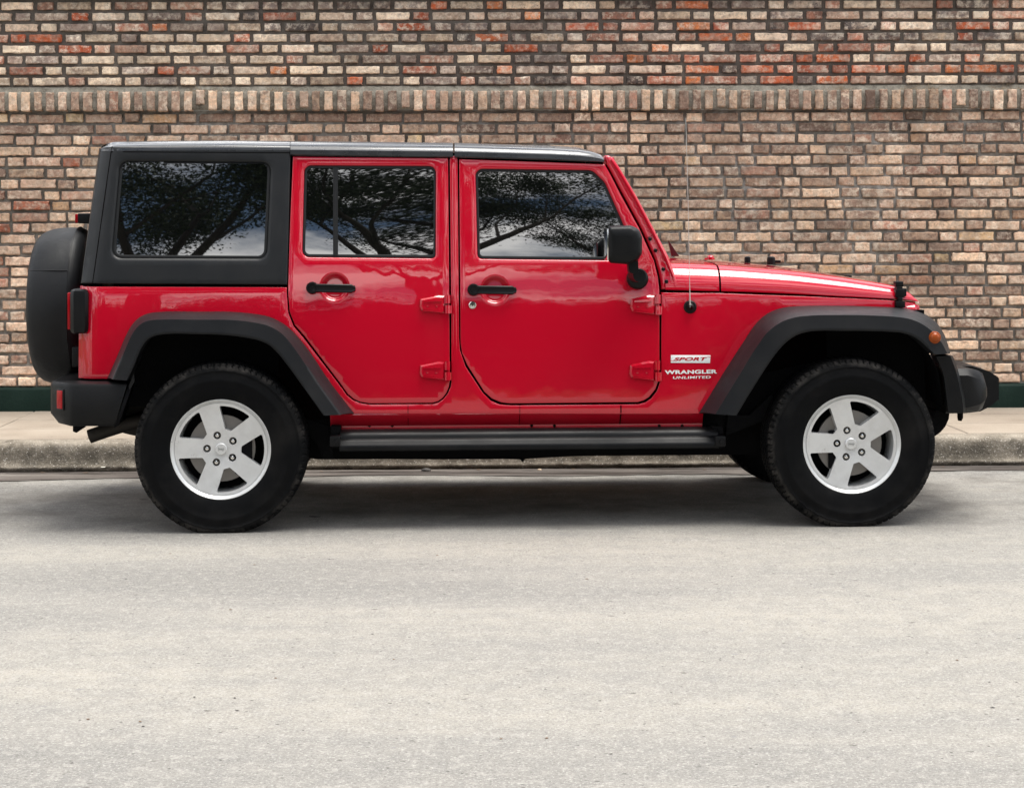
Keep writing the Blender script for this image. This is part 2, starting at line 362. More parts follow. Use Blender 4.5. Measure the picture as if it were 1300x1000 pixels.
def empty(name, loc=(0, 0, 0), rz=0):
    o = bpy.data.objects.new(name, None); o.empty_display_size = .2; COL.objects.link(o); o.location = loc; o.rotation_euler = (0, 0, rz); return o

# photo measuring: pixel -> ray -> point
def ray(px, py):
    dx, dy = (px - 650) / F, (py - HZ) / F
    return Vector((dx - dy * ROLL, 1, -(dy + dx * ROLL)))
CAM = Vector((0, 0, CH))
def on_y(px, py, Y): return CAM + ray(px, py) * Y
def on_z(px, py, z): d = ray(px, py); return CAM + d * ((z - CH) / d.z)

# ------------------------------------------------------------------ road, gutter, kerb, pavement
KA, KB = Vector((-3.0, 11.25, 0)), Vector((3.0, 11.43, 0))          # foot of the kerb
KD = (KB - KA).normalized(); KN = Vector((-KD.y, KD.x, 0))
KL = lambda s, t, z=0.: KA.lerp(KB, .5) + KD * s + KN * t + Vector((0, 0, z))
EXT = 60.0
mk('ground', [(-400, -400, -.03), (400, -400, -.03), (400, 400, -.03), (-400, 400, -.03)], [(0, 1, 2, 3)], SOIL)['kind'] = 'structure'
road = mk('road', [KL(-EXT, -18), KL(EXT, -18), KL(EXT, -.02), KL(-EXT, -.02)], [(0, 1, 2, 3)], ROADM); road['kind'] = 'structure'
gv = []; gf = []
for i in range(241):
    s_ = -12 + i * .1
    wv = -.30 - .05 * math.sin(s_ * 1.3) - .03 * math.sin(s_ * 4.1 + 1) + .05 * s_ / 3 * (1 if abs(s_) < 3.2 else 0) + rng.normal(0, .008)
    gv += [KL(s_, wv, .004), KL(s_, .0, .004)]
    if i: gf.append((2 * i - 2, 2 * i, 2 * i + 1, 2 * i - 1))
mk('gutter', gv, gf, GUT)['kind'] = 'structure'
# kerb: worn concrete, rounded shoulder, displaced by hand
prof = [(.012, -.05), (.006, .0), (.0, .012), (-.012, .022), (-.006, .034), (.014, .046), (.020, .075), (.026, .105), (.031, .138), (.040, .156), (.058, .167), (.105, .1725), (.150, .1735), (.165, .172), (.168, .12)]
secs = []
ns = 700
lo = np.interp(np.arange(ns), np.arange(0, ns + 20, 9), rng.normal(0, 1, len(np.arange(0, ns + 20, 9))))
for i in range(ns):
    s_ = -10 + 20 * i / (ns - 1); row = []
    for j, (a, z) in enumerate(prof):
        q = rng.normal(0, .0034) + .0055 * lo[i] * (1 if 3 < j < 12 else .4)
        row.append(KL(s_, a + q, z + (rng.normal(0, .0012) if 2 < j < 13 else 0) - (.004 * max(0, lo[(i * 3) % ns]) if 7 < j < 12 else 0)))
    secs.append(row)
kb = MB().loft(secs)
for sgn in (-1, 1):
    kb.loft([[KL(sgn * 10, a, z) for a, z in prof], [KL(sgn * EXT, a, z) for a, z in prof]])
kb.build('kerb', KERBM, sharp=None)['kind'] = 'structure'
# pavement slabs
WALL_A, WALL_B = Vector((-3.0, 13.20, 0)), Vector((3.0, 13.25, 0))
WD = (WALL_B - WALL_A).normalized(); WN = Vector((-WD.y, WD.x, 0))
WP = lambda x, d, z: WALL_A.lerp(WALL_B, .5) + WD * x + WN * d + Vector((0, 0, z))     # x along the wall, d into the wall
pv = MB()
rows = [(.198, .78), (.784, 1.36), (1.364, 2.02)]
for ri, (t0, t1) in enumerate(rows):
    x = -EXT + (0 if ri == 0 else -.02)
    js = sorted([2.72 - 1.305 * k for k in range(-20, 26)] + ([-3.17] if ri else []))
    for a, b in zip(js[:-1], js[1:]):
        g = .004; zt = .170 + rng.normal(0, .0007)
        c = [KL(a + g, t0 + .010), KL(b - g, t0 + .010), KL(b - g, t1 - .010), KL(a + g, t1 - .010)]
        ins = lambda q, m: q + (m - q).normalized() * .008
        m_ = sum(c, Vector()) / 4
        v = [q + Vector((0, 0, zt - .03)) for q in c] + [q + Vector((0, 0, zt - .004)) for q in c] + [ins(q, m_) + Vector((0, 0, zt)) for q in c]
        pv.add(v, [(8, 9, 10, 11)] + [(i, (i + 1) % 4, 4 + (i + 1) % 4, 4 + i) for i in range(4)] + [(4 + i, 4 + (i + 1) % 4, 8 + (i + 1) % 4, 8 + i) for i in range(4)])
po = pv.build('pavement', SLAB, smooth=False, sharp=None); po['kind'] = 'structure'
jm = mk('pavement_bed', [KL(-EXT, .16, .165), KL(EXT, .16, .165), KL(EXT, 2.4, .165), KL(-EXT, 2.4, .165)], [(0, 1, 2, 3)], JOINT); jm['kind'] = 'structure'

# ------------------------------------------------------------------ brick wall
wall = tag(empty('brick_wall', WP(0, 0, .16)), 'long old brick wall with projecting brick ledge and dark green painted base behind the red car', 'wall')
wall_inv = wall.matrix_world.copy(); wall_loc = wall.location.copy()
class Bricks:
    """rough hand-made bricks as one facing mesh; 'rnd' carries one random colour per brick"""
    def __init__(s): s.V = []; s.F = []; s.C = []; s.k = 0
    def brick(s, x0, x1, z0, z1, d0, depth=.030, jit=.0038, rnd=None, nx=None, nz=3, worn=1.0):
        ax_ = lambda L_, k_: np.r_[0, .0045 / L_, np.linspace(.012 / L_, 1 - .012 / L_, k_), 1 - .0045 / L_, 1]
        gxs, gzs = ax_(x1 - x0, 9 if x1 - x0 > .16 else 5), ax_(z1 - z0, 6 if z1 - z0 > .09 else 3); nx, nz = len(gxs), len(gzs)
        gx, gz = np.meshgrid(gxs, gzs, indexing='ij')
        X = x0 + gx * (x1 - x0); Z = z0 + gz * (z1 - z0)
        D = np.full_like(X, d0) + rng.normal(0, .0016, X.shape)
        tilt = rng.normal(0, .006); D += (gx - .5) * tilt + rng.normal(0, .0022)
        ex = (gx == 0) * 1. - (gx == 1) * 1.; ez = (gz == 0) * 1. - (gz == 1) * 1.
        edge = (ex != 0) | (ez != 0); corner = (ex != 0) & (ez != 0)
        e1 = np.abs(rng.normal(0, jit, X.shape)) * worn; e2 = np.abs(rng.normal(0, jit, X.shape)) * worn
        X += ex * (e1 + corner * abs(rng.normal(.003, .003)) * worn); Z += ez * (e2 * .8 + corner * np.abs(rng.normal(.002, .003, X.shape)) * worn)
        D += edge * (.0040 + np.abs(rng.normal(0, .002, X.shape)) * worn) + corner * .003
        if rng.random() < .14 * worn:                     # a knocked-off corner
            cx, cz = rng.integers(2), rng.integers(2); w_ = np.exp(-(((gx - cx) * (x1 - x0) / .028) ** 2 + ((gz - cz) * (z1 - z0) / .022) ** 2)); D += w_ * .016
        idx = np.arange(nx * nz).reshape(nx, nz) + s.k
        s.V.append(np.stack([X.ravel(), D.ravel(), Z.ravel()], 1)); cnt = nx * nz
        for i in range(nx - 1):
            for j in range(nz - 1): s.F.append((idx[i, j], idx[i + 1, j], idx[i + 1, j + 1], idx[i, j + 1]))
        loop = [idx[i, 0] for i in range(nx)] + [idx[nx - 1, j] for j in range(1, nz)] + [idx[i, nz - 1] for i in range(nx - 2, -1, -1)] + [idx[0, j] for j in range(nz - 2, 0, -1)]
        lv = np.concatenate([s.V[-1]])[[q - s.k for q in loop]].copy(); lv[:, 1] = d0 + depth
        cx, cz = (x0 + x1) / 2, (z0 + z1) / 2
        lv[:, 0] += np.sign(lv[:, 0] - cx) * .001; lv[:, 2] += np.sign(lv[:, 2] - cz) * .001
        s.V.append(lv); b = s.k + cnt; q = len(loop)
        for i in range(q): s.F.append((loop[i], b + i, b + (i + 1) % q, loop[(i + 1) % q]))
        tot = cnt + q; s.C.append(np.tile(np.array([*(rnd if rnd is not None else rng.random(3)), 1.]), (tot, 1))); s.k += tot
    def build(s, name, m, parent):
        V = np.concatenate(s.V); C = np.concatenate(s.C)
        W_ = np.array([WP(0, 0, 0)[:]]) + V[:, :1] * np.array([WD[:]]) + V[:, 1:2] * np.array([WN[:]]) + V[:, 2:3] * np.array([[0, 0, 1.]]) - np.array([wall_loc[:]])
        me = bpy.data.meshes.new(name); me.from_pydata(W_.tolist(), [], s.F); me.update()
        a = me.attributes.new('rnd', 'FLOAT_COLOR', 'POINT'); a.data.foreach_set('color', C.astype(np.float32).ravel())
        return link(name, me, m, parent)
XR = 7.0
Z0, Z1 = .333, 2.182
def red_bias(x, z): return 1.0
lowb = Bricks(); nc = 25; ch = (Z1 - Z0) / nc
for c in range(nc):
    z = Z0 + c * ch; x = -XR - rng.uniform(0, .1) + (c % 2) * .19; k = c
    hdr = False
    while x < XR:
        w_ = (.112 if hdr else .238) + rng.normal(0, .007)
        r1 = np.clip(rng.beta(2.2, 2.2) + (.12 if x < -1.8 else 0), 0, 1) if rng.random() > .15 else rng.uniform(.74, 1)
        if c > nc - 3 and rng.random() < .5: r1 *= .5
        jz = rng.normal(0, .0022)
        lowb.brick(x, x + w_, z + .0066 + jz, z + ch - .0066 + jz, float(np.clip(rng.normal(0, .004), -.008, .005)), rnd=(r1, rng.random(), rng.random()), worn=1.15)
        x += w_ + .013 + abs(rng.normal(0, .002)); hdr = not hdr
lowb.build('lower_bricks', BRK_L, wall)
upb = Bricks(); ZU = 2.3575; cu = .0729
for c in range(9):
    z = ZU + c * cu; x = -XR + (c % 2) * .18 - rng.uniform(0, .06); hdr = False
    while x < XR:
        w_ = (.108 if hdr else .226) + rng.normal(0, .004)
        warm = np.clip((x + .6) / 1.4, 0, 1) * np.exp(-((z - 2.46) / .17) ** 2) * np.exp(-((x - 1.3) / 2.0) ** 2)
        left = np.clip((.2 - x) / .9, 0, 1)
        if rng.random() < .09 + .62 * warm: r1 = rng.uniform(.74, 1)
        elif rng.random() < .25 + .45 * left * (z < 2.66): r1 = rng.uniform(.40, .62)
        elif rng.random() < .30: r1 = rng.uniform(.62, .74)
        else: r1 = rng.uniform(.02, .38)
        if c >= 8 and rng.random() < .8: r1 = rng.uniform(0, .22)  # top course coloured darker: coping shade put into the brick colour
        upb.brick(x, x + w_, z + .0092, z + cu - .0092, .004 + float(np.clip(rng.normal(0, .004), -.008, .006)), rnd=(r1, rng.random(), rng.random() * (1 if x < .3 else .75)), worn=.9)
        x += w_ + .021 + abs(rng.normal(0, .002)); hdr = not hdr
upb.build('upper_bricks', BRK_U, wall)
led = Bricks(); x = -XR
while x < XR:
    w_ = .060 + rng.normal(0, .004); dz = rng.normal(0, .003)
    led.brick(x, x + w_, 2.191 + dz + (abs(rng.normal(0, .01)) if rng.random() < .2 else 0), 2.324 + rng.normal(0, .004), -.052 + rng.normal(0, .003), depth=.07,
              rnd=(np.clip(rng.beta(2, 2) * .8 + (.35 if rng.random() < .12 else 0), 0, 1), rng.random(), rng.random()), worn=1.0)
    x += w_ + .022 + abs(rng.normal(0, .003))
led.build('brick_ledge', BRK_L, wall)
def strip(name, zs, ds, m, jitter=.0015, xr=XR, step=.03, part=wall):
    """a long strip along the wall; zs/ds its profile"""
    xs = np.arange(-xr, xr + step / 2, step); v = []; f = []; k = len(zs)
    for i, x in enumerate(xs):
        for z, d in zip(zs, ds): v.append(WP(x, d + rng.normal(0, jitter), z + rng.normal(0, jitter * .6)) - wall_loc)
        if i:
            for j in range(k - 1): f.append(((i - 1) * k + j, i * k + j, i * k + j + 1, (i - 1) * k + j + 1))
    return mk(name, v, f, m, part)
strip('lower_mortar', [.30] + list(np.linspace(.33, 2.17, 60)) + [2.192], [.0185] * 62, MORT_L, .0024)
strip('upper_mortar', list(np.linspace(2.325, 3.02, 24)), [.022] * 24, MORT_U, .0022)
strip('ledge_mortar', [2.200, 2.1985, 2.202, 2.23, 2.28, 2.312, 2.316, 2.319, 2.340, 2.356, 2.360], [.01, -.03, -.036, -.0385, -.0385, -.038, -.03, -.012, .002, .010, .03], MORT_G, .0022)
strip('painted_base', [.10, .165, .31, .322, .3295, .332, .332], [-.022, -.022, -.022, -.018, -.008, .0, .02], GREEN, .0007)
strip('coping', [2.985, 2.985, 3.05, 3.06, 3.06], [.03, -.075, -.085, -.07, .3], COPE, .001)
bk = MB(); 
for x0, x1 in ((-EXT, -XR + .02), (XR - .02, EXT)):
    pass
bb = [WP(x, d, z) - wall_loc for x in (-XR, XR) for d in (.03, .28) for z in (.05, 3.05)]
MB().hull(bb).build('wall_core', MORT_L, wall)

# dry weeds rooted in the mortar along the ledge
wd = MB()
clumps = [(240, 285, 26), (340, 372, 22), (590, 600, 5), (636, 700, 10), (1045, 1080, 26), (1145, 1192, 40), (1258, 1300, 22), (95, 140, 6), (870, 900, 5), (20, 40, 4)]
for a, b, k in clumps:
    for _ in range(int(k * 1.2)):
        px = rng.uniform(a, b); q = on_y(px, 112, 13.17); x = q.x; base = Vector((x, 13.165 + rng.uniform(-.02, .03), 2.322))
        ln = rng.uniform(.03, .085); an = rng.uniform(-1.5, 1.5); p = [base]; d = Vector((math.sin(an), rng.uniform(-.5, .1), abs(math.cos(an)) * .9 + .1)).normalized()
        for t in range(4):
            d = (d + Vector((rng.normal(0, .35), rng.normal(0, .2), rng.normal(-.12, .3)))).normalized(); p.append(p[-1] + d * ln / 4)
            if p[-1].z < 2.323: p[-1].z = 2.323
        wd.tube(p, [.0011, .001, .0009, .0007, .0004], 4, cap=False)
tag(wd.build('dry_weeds', TWIG), 'dry brown twigs and weeds caught along the top of the brick ledge', 'weeds', kind='stuff')

# ------------------------------------------------------------------ the car: frame of reference
PSI = R(2.65); TY = 10.0
E1 = Vector((math.cos(PSI), math.sin(PSI), 0)); E2 = Vector((-math.sin(PSI), math.cos(PSI), 0))
d_ = ray(279, 571); _t = None
# place the car so that both hubs fall on their pixels
def _hub(px, x, TX):
    w_ = Vector((TX, TY, 0)) + E1 * x - E2 * .88; return 650 + F * w_.x / w_.y - px
TX = .08
for _ in range(20): TX -= (_hub(279, -1.4735, TX) + _hub(1080.5, 1.4735, TX)) / 2 * 9.2 / F
T = Vector((TX, TY, 0))
def loc(px, py, w):
    """pixel -> local (x, y, z) on the near side of the car at half-width w (number or function of x, z)"""
    d = ray(px, py); ww = w if not callable(w) else .75; q = None
    for _ in range(12 if callable(w) else 1):
        t = (-ww + (T - CAM).dot(E2)) / d.dot(E2); g = CAM + d * t - T; x, z = g.dot(E1), g.z
        if not callable(w): break
        ww = .5 * ww + .5 * w(x, z) if _ > 6 else w(x, z)
    return Vector((x, -ww, z))
car = empty('parked_car', T, PSI)
tag(car, 'red four door off-road car with black hardtop and covered spare wheel parked by the kerb', 'car')

XC = loc(838, 430, .77).x           # front edge of the front door
XF = loc(1166, 385, .62).x          # nose
_xr1, _xr2 = loc(103, 420, .70), loc(126, 190, .62)
def xrear(z):
    return _xr1.x if z < 1.10 else _xr1.x + (_xr2.x - _xr1.x) * (z - 1.10) / (_xr2.z - 1.10)
_zt = np.array([.40, .55, .72, .82, .92, 1.0, 1.12, 1.22, 1.30, 1.8]); _tt = np.array([-4, 1.2, 2.3, 3.0, 3.9, 5.0, 7.4, 9.4, 9.6, 10.8])
_zz = np.linspace(.3, 1.9, 400); _hh = np.cumsum(-np.tan(np.radians(np.interp(_zz, _zt, _tt)))) * (_zz[1] - _zz[0]); _hh += .775 - np.interp(.75, _zz, _hh)
def HW(x, z):
    w = float(np.interp(z, _zz, _hh))
    if x > XC - .05:
        u = (x - XC + .05) / (XF - XC); w -= .165 * (u * u / (u + .18)) * 1.18 * (1 if z < 1.2 else max(0, 1 - (z - 1.2) * 6))
    d = x - xrear(z)
    if d < .09: w -= .050 * (1 - max(d, 0) / .09) ** 2
    return w
def rpoly(pts, nseg=6):
    """[(x, y[, radius])] -> polygon with rounded corners (pixels)"""
    o = []; m = len(pts)
    for i, p in enumerate(pts):
        r = p[2] if len(p) > 2 else 0; q = Vector(p[:2]); a = Vector(pts[i - 1][:2]); b = Vector(pts[(i + 1) % m][:2])
        if r <= 0: o.append(q[:]); continue
        u = (a - q).normalized(); v = (b - q).normalized(); ang = math.acos(max(-1, min(1, u.dot(v)))); t = r / math.tan(ang / 2)
        t = min(t, (a - q).length * .49, (b - q).length * .49); r = t * math.tan(ang / 2)
        c = q + (u + v).normalized() * (r / math.sin(ang / 2)); s0 = q + u * t - c; s1 = q + v * t - c
        a0 = math.atan2(s0.y, s0.x); da = (math.atan2(s1.y, s1.x) - a0 + math.pi) % (2 * math.pi) - math.pi
        for k in range(nseg + 1): th = a0 + da * k / nseg; o.append((c.x + r * math.cos(th), c.y + r * math.sin(th)))
    return o
def pip(P, poly):
    x, y = P[:, 0], P[:, 1]; ins = np.zeros(len(P), bool); n_ = len(poly); j = n_ - 1
    for i in range(n_):
        xi, yi = poly[i]; xj, yj = poly[j]
        if yi != yj: ins ^= ((yi > y) != (yj > y)) & (x < (xj - xi) * (y - yi) / (yj - yi) + xi)
        j = i
    return ins
def resample(P, st):
    o = []
    for i in range(len(P)):
        a, b = np.array(P[i]), np.array(P[(i + 1) % len(P)]); k = max(1, int(np.ceil(np.linalg.norm(b - a) / st)))
        for t in range(k): o.append(a + (b - a) * t / k)
    return np.array(o)
def area(P): x, y = np.array(P).T; return .5 * np.sum(x * np.roll(y, -1) - y * np.roll(x, -1))
def panel2(outl, holes, yfun, r=.004, thick=.02, step=.035, rh=None, seg=.014, xp=None):
    """outline/holes in local (x, z); a skin with rolled edges whose depth is yfun(x, z); returns verts, faces"""
    loops = []
    for i, P in enumerate([outl] + list(holes)):
        P = resample(P, seg); 
        if (area(P) > 0) != (i == 0): P = P[::-1]
        loops.append(P)
    pts = []; dep = []; edges = []; r0 = []
    for i, P in enumerate(loops):
        rr = r if i == 0 else (rh if rh is not None else r)
        d1 = P - np.roll(P, 1, 0); d2 = np.roll(P, -1, 0) - P
        n1 = np.stack([-d1[:, 1], d1[:, 0]], 1); n2 = np.stack([-d2[:, 1], d2[:, 0]], 1)
        n1 /= np.linalg.norm(n1, axis=1, keepdims=True); n2 /= np.linalg.norm(n2, axis=1, keepdims=True)
        nn = n1 + n2; nn /= np.maximum(np.linalg.norm(nn, axis=1, keepdims=True), 1e-6); nn /= np.maximum(np.sum(nn * n1, 1), .5)[:, None]
        rings = [0, .12, .4, 1.0] if rr > 0 else [0]
        for g in rings:
            k = len(pts); pts += (P + nn * g * rr).tolist(); dep += [rr * (1 - math.sqrt(max(0, 1 - (1 - g) ** 2)))] * len(P)
            edges += [(k + a, k + (a + 1) % len(P)) for a in range(len(P))]
            if g == 0: r0.append((k, len(P)))
    B = np.array(pts); lo_, hi_ = B.min(0), B.max(0)
    gx, gz = np.meshgrid(np.arange(lo_[0], hi_[0], step), np.arange(lo_[1], hi_[1], step)); G = np.stack([gx.ravel(), gz.ravel()], 1)
    keep = pip(G, loops[0])
    for h in loops[1:]: keep &= ~pip(G, h)
    G = G[keep]
    if len(G):
        dmin = np.full(len(G), 9.)
        for q in range(0, len(B), 256): dmin = np.minimum(dmin, np.sqrt(((G[:, None] - B[None, q:q + 256]) ** 2).sum(2)).min(1))
        G = G[dmin > step * .45]; pts += G.tolist(); dep += [0.] * len(G)
    if xp is not None:
        B2 = np.array(pts); c_ = np.array(xp[:2]); m_ = np.sqrt(((B2 - c_) ** 2).sum(1)) > xp[2] * 1.3
        nb = len(B) ; kp = [i for i in range(len(pts)) if i < nb or m_[i]]; pts = [pts[i] for i in kp]; dep = [dep[i] for i in kp]
        for q in np.linspace(.0, 1.25, 12):
            k_ = max(1, int(40 * min(1, q + .2)))
            for t in range(k_): pts.append([c_[0] + xp[2] * q * math.cos(2 * math.pi * t / k_), c_[1] + xp[2] * q * math.sin(2 * math.pi * t / k_)]); dep.append(0.)
    ov, oe, of, orig, _, _ = delaunay_2d_cdt([Vector(q) for q in pts], edges, [], 0, 1e-6)
    D = [max([dep[k] for k in o] or [0]) for o in orig]
    P2 = np.array([q[:] for q in ov]); C = np.array([P2[list(f)].mean(0) for f in of]); keep = pip(C, loops[0])
    for h in loops[1:]: keep &= ~pip(C, h)
    verts = [(q[0], yfun(q[0], q[1]) + d, q[1]) for q, d in zip(P2, D)]
    def fat(f):          # drop zero-area slivers between collinear outline points (they spoil the normals)
        a, b, c = P2[f[0]], P2[f[1]], P2[f[2]]; e = max(((a - b) ** 2).sum(), ((b - c) ** 2).sum(), ((c - a) ** 2).sum())
        return abs((b[0] - a[0]) * (c[1] - a[1]) - (c[0] - a[0]) * (b[1] - a[1])) > 2e-3 * e
    faces = [tuple(f) for f, k in zip(of, keep) if k and fat(f)]
    if thick:
        back = {}
        for vi, o in enumerate(orig):
            for k in o: back[k] = vi
        for (k, m) in r0:
            base = len(verts)
            ring = [back[k + a] for a in range(m)]
            verts += [(verts[q][0], verts[q][1] + thick, verts[q][2]) for q in ring]
            faces += [(ring[a], ring[(a + 1) % m], base + (a + 1) % m, base + a) for a in range(m)]
    return verts, faces
def xz(P, w): return [(q.x, q.z) for q in (loc(a, b, w) for a, b in P)]
def sidepanel(name, out_px, holes_px, m, parent, w=HW, off=0., extra=None, both=True, mpar=None, **k):
    wf = lambda x, z: w(x, z) + off
    yf = lambda x, z: -wf(x, z) + (extra(x, z) if extra else 0)
    v, f = panel2(xz(out_px, wf), [xz(h, wf) for h in holes_px], yf, **k)
    o = mk(name, v, f, m, parent)
    if both: mirror(o, mpar)
    return o
def part(name, parent=car):      # a carrier for nothing; kept for clarity
    return parent

# ------------------------------------------------------------------ body side: quarter, rocker, B-pillar, cowl side in one skin
body_px = [(104, 363.5), (364, 364.8)] + [(364, 372), (365.8, 397), (372.6, 414.3), (384.8, 428.4), (430.6, 488.4), (440.3, 501.8), (448, 508), (456, 511.4), (468, 513.6)] + \
    [(549.6, 513.0), (557, 510.8), (563, 506.5), (568.5, 499.5), (572.2, 491), (573.2, 484), (573.0, 400), (571.0, 203, 0), (571.8, 199.4), (576, 198.2), (580, 199.6), (580.8, 203)] + \
    [(582.8, 430), (583.8, 444), (590.8, 465), (612.8, 498.6), (623, 508.6), (634, 513.4), (648, 514.6), (810, 513.2), (820, 510.5), (827, 505.8), (834.6, 495.6), (837.6, 486), (839.6, 470), (839.8, 371.5)] + \
    [(912, 372.2), (1030, 376.6), (1134, 381.6), (1160, 385), (1167, 388), (1168, 396)] + \
    [(1140, 400), (1020, 399), (1002, 402), (990, 410), (972, 434), (905, 522.6), (890, 525), (448, 525), (440, 522), (366, 424), (350, 412), (325, 405), (210, 403), (190, 406), (178, 416), (152, 470), (146, 481), (103, 480)]
body_px = [p[:2] for p in body_px]
body = sidepanel('body', body_px, [], RED, car, r=.0022, both=False, step=.03)
sidepanel('body_far_side', body_px, [], RED, car, r=.0035, both=False).name = 'body_panel'
o_ = [q for q in car.children if q.name == 'body_panel'][0]
bpy.data.objects.remove(o_)
far_body = mirror(body)
# undercut sill and pinch flange
zA, zB, zC_ = loc(650, 525, HW).z, loc(650, 538.5, .70).z, loc(650, 549, .70).z
x0s, x1s = loc(419, 525, HW).x, loc(893, 525, HW).x
sl = MB(); sl.loft([[(x, -(HW(x, zA) - .004), zA + .004), (x, -(HW(x, zA) - .003), zA - .001), (x, -(HW(x, zA) - .008), zA - .006), (x, -(.728), zB + .004), (x, -.722, zB), (x, -.722, zC_), (x, -.70, zC_)] for x in np.linspace(x0s, x1s, 24)])
sill = sl.build('sill', RED, car); mirror(sill)
for px in (469, 498, 675, 704, 837, 866):
    q = loc(px, 540.3, .7225); mirror(MB().lathe([(-.001, .0), (-.001, .007), (.004, .0085)], 'y', 14, q).build('sill_plug', GAP, car))
for px in (518, 660, 788.3):
    seam = MB(); a = loc(px, 514, HW); b = loc(px, 524, HW); wv = .0028 if px > 700 else .0013
    seam.add([(a.x - wv, a.y - .0008, a.z), (a.x + wv, a.y - .0008, a.z), (b.x + wv, b.y - .0008, b.z), (b.x - wv, b.y - .0008, b.z)], [(0, 1, 2, 3)])
    c = (b.x, -.727, zB)
    seam.add([(b.x - wv, b.y - .0012, b.z), (b.x + wv, b.y - .0012, b.z), (c[0] + wv, c[1] - .0025, c[2]), (c[0] - wv, c[1] - .0025, c[2])], [(0, 1, 2, 3)])
    seam.build('body_seam', GAP, car)
# rib on the B-pillar
rb = MB(); secs = []
for t in np.linspace(0, 1, 30):
    py = 203 + t * (470 - 203); row = []
    for u in np.linspace(-1, 1, 7):
        q = loc(576.2 + u * 2.7 + t * 1.6, py, HW); row.append((q.x, q.y + .001 - .006 * math.sqrt(max(0, 1 - u * u)) * min(1, t * 12) * min(1, (1 - t) * 4), q.z))
    secs.append(row)
mirror(rb.loft(secs).build('pillar_rib', RED, car))

# dark inner shell behind the panel gaps, floor, wheel wells, underside
ish = MB()
ish.box(-1.22, XC + .02, -.70, .70, .50, 1.16); ish.box(xrear(.8) + .06, -1.0, -.66, .66, .95, 1.10)
xs_, xe_ = loc(135, 250, .66).x, loc(760, 250, .66).x
for sg in (-1, 1):
    ish.hull([(xs_ + .03, sg * .68, 1.16), (XC + .02, sg * .70, 1.16), (xs_ + .03, sg * .66, 1.20), (XC + .0, sg * .68, 1.20), (xs_ + .03, sg * .60, 1.16), (XC, sg * .6, 1.16)])
    for pxa, pxb in ((364, 373), (568, 585)):
        a, b = loc(pxa, 200, HW), loc(pxb, 360, HW)
        for (z0_, z1_) in ((1.16, 1.72),):
            A0, B0 = HW(0, z0_) - .03, HW(0, z1_) - .03
            ish.hull([(q, sg * (A0 - d), z0_) for q in (loc(pxa, 330, HW).x, loc(pxb, 330, HW).x) for d in (0, .05)] + [(q, sg * (B0 - d), z1_) for q in (loc(pxa, 205, HW).x, loc(pxb, 205, HW).x) for d in (0, .05)])
    za_ = loc(570, 199, HW).z; ish.box(xs_ + .05, xe_ - .06, sg * .585 - .02, sg * .585 + .02, za_ - .035, za_ + .02)
    a, b = loc(772, 212, HW), loc(836, 352, HW)
    ish.hull([(p.x + dx, sg * (abs(p.y) - .03 - d), p.z) for p in (a, b) for dx in (-.03, .03) for d in (0, .05)])
    ish.box(XC - .04, XC + .06, sg * .70 - .02, sg * .70 + .02, .52, 1.20)
ish.build('inner_shell', GAP, car, sharp=20)
ub = MB()
ub.box(-1.62, 1.60, -.56, .56, .30, .56); ub.box(xrear(.8) + .03, -.98, -.62, .62, .56, .97)
ub.box(.90, XF - .05, -.56, .56, .5, .98); ub.box(-1.22, .92, -.69, .69, .44, .60)
for sg in (-1, 1):
    ub.hull([(x, sg * w_, z) for x, z in ((-2.05, .97), (-.90, .97), (-.84, 1.0), (-2.05, 1.0)) for w_ in (.60, .715)])
    ub.hull([(x, sg * w_, z) for x, z in ((.93, .50), (XF + .035, .55), (.93, 1.0), (XF + .03, 1.0)) for w_ in (.57, .613)])
ub.build('underbody', DARK, car, smooth=False, sharp=None)
# traced lower edge of the chassis: skid plate, exhaust and gearbox lumps
ch_px = [(392, 560), (392, 582), (404, 583.5), (500, 583), (548, 583.6), (640, 583), (660, 583.5), (664, 587), (667, 583), (690, 581.5), (740, 579), (776, 578), (796, 578), (800, 572.5), (806, 575.5), (812, 575), (820, 570), (826, 570.5), (829, 573.5), (830, 569.5), (862, 569.5), (868, 576), (874, 577.5), (892, 576.5), (900, 572), (970, 573), (990, 580), (990, 556)]
v, f = panel2(xz(ch_px, .46), [], lambda x, z: -.46, r=.02, thick=.5, step=.08, seg=.02)
mk('chassis', v, f, DARK, car)

# ------------------------------------------------------------------ doors
rd_px = [(372.5, 199.6), (568.2, 201.5), (570.4, 484), (569.2, 491), (566, 498.6), (561.5, 504.6), (556, 508.6), (549.4, 510.6), (468.3, 511.4), (457, 509.3), (449.5, 506), (442.3, 500.2), (433, 487), (387, 426.2), (375, 412.5), (368.4, 396), (366.4, 372), (366.4, 362), (369, 280)]
rw_px = rpoly([(386.5, 210.2, 9), (553.4, 211.2, 9), (552.8, 328.2, 5), (383.6, 326.6, 9)])
rg_px = rpoly([(389.8, 213.6, 6), (550.6, 214.4, 6), (550.2, 323.8, 3), (387.0, 322.6, 6)])
fd_px = [(583.6, 202.8), (767.0, 209.2), (774.4, 222), (787, 247), (811, 290.5), (819, 308.5), (829.6, 331.5), (834.4, 351), (836.4, 368), (836.6, 470), (835.0, 484.4), (831.6, 493.6), (823.4, 503.6), (817, 507.6), (809.6, 509.8), (648.2, 511.4), (636.6, 510.2), (625, 505.4), (615.2, 496.6), (593.6, 462.6), (587.2, 448), (585.4, 436), (585.2, 428)]
fw_px = rpoly([(603.6, 214.6, 9), (752, 216.4, 14), (768, 232, 20), (806, 318, 6), (800, 330.8, 6), (606.4, 328.8, 6)])
fg_px = rpoly([(606.8, 218.0, 6), (750.5, 219.8, 11), (765.0, 233.2, 16), (802.4, 318, 4), (798, 326.6, 4), (609.6, 324.8, 4)])
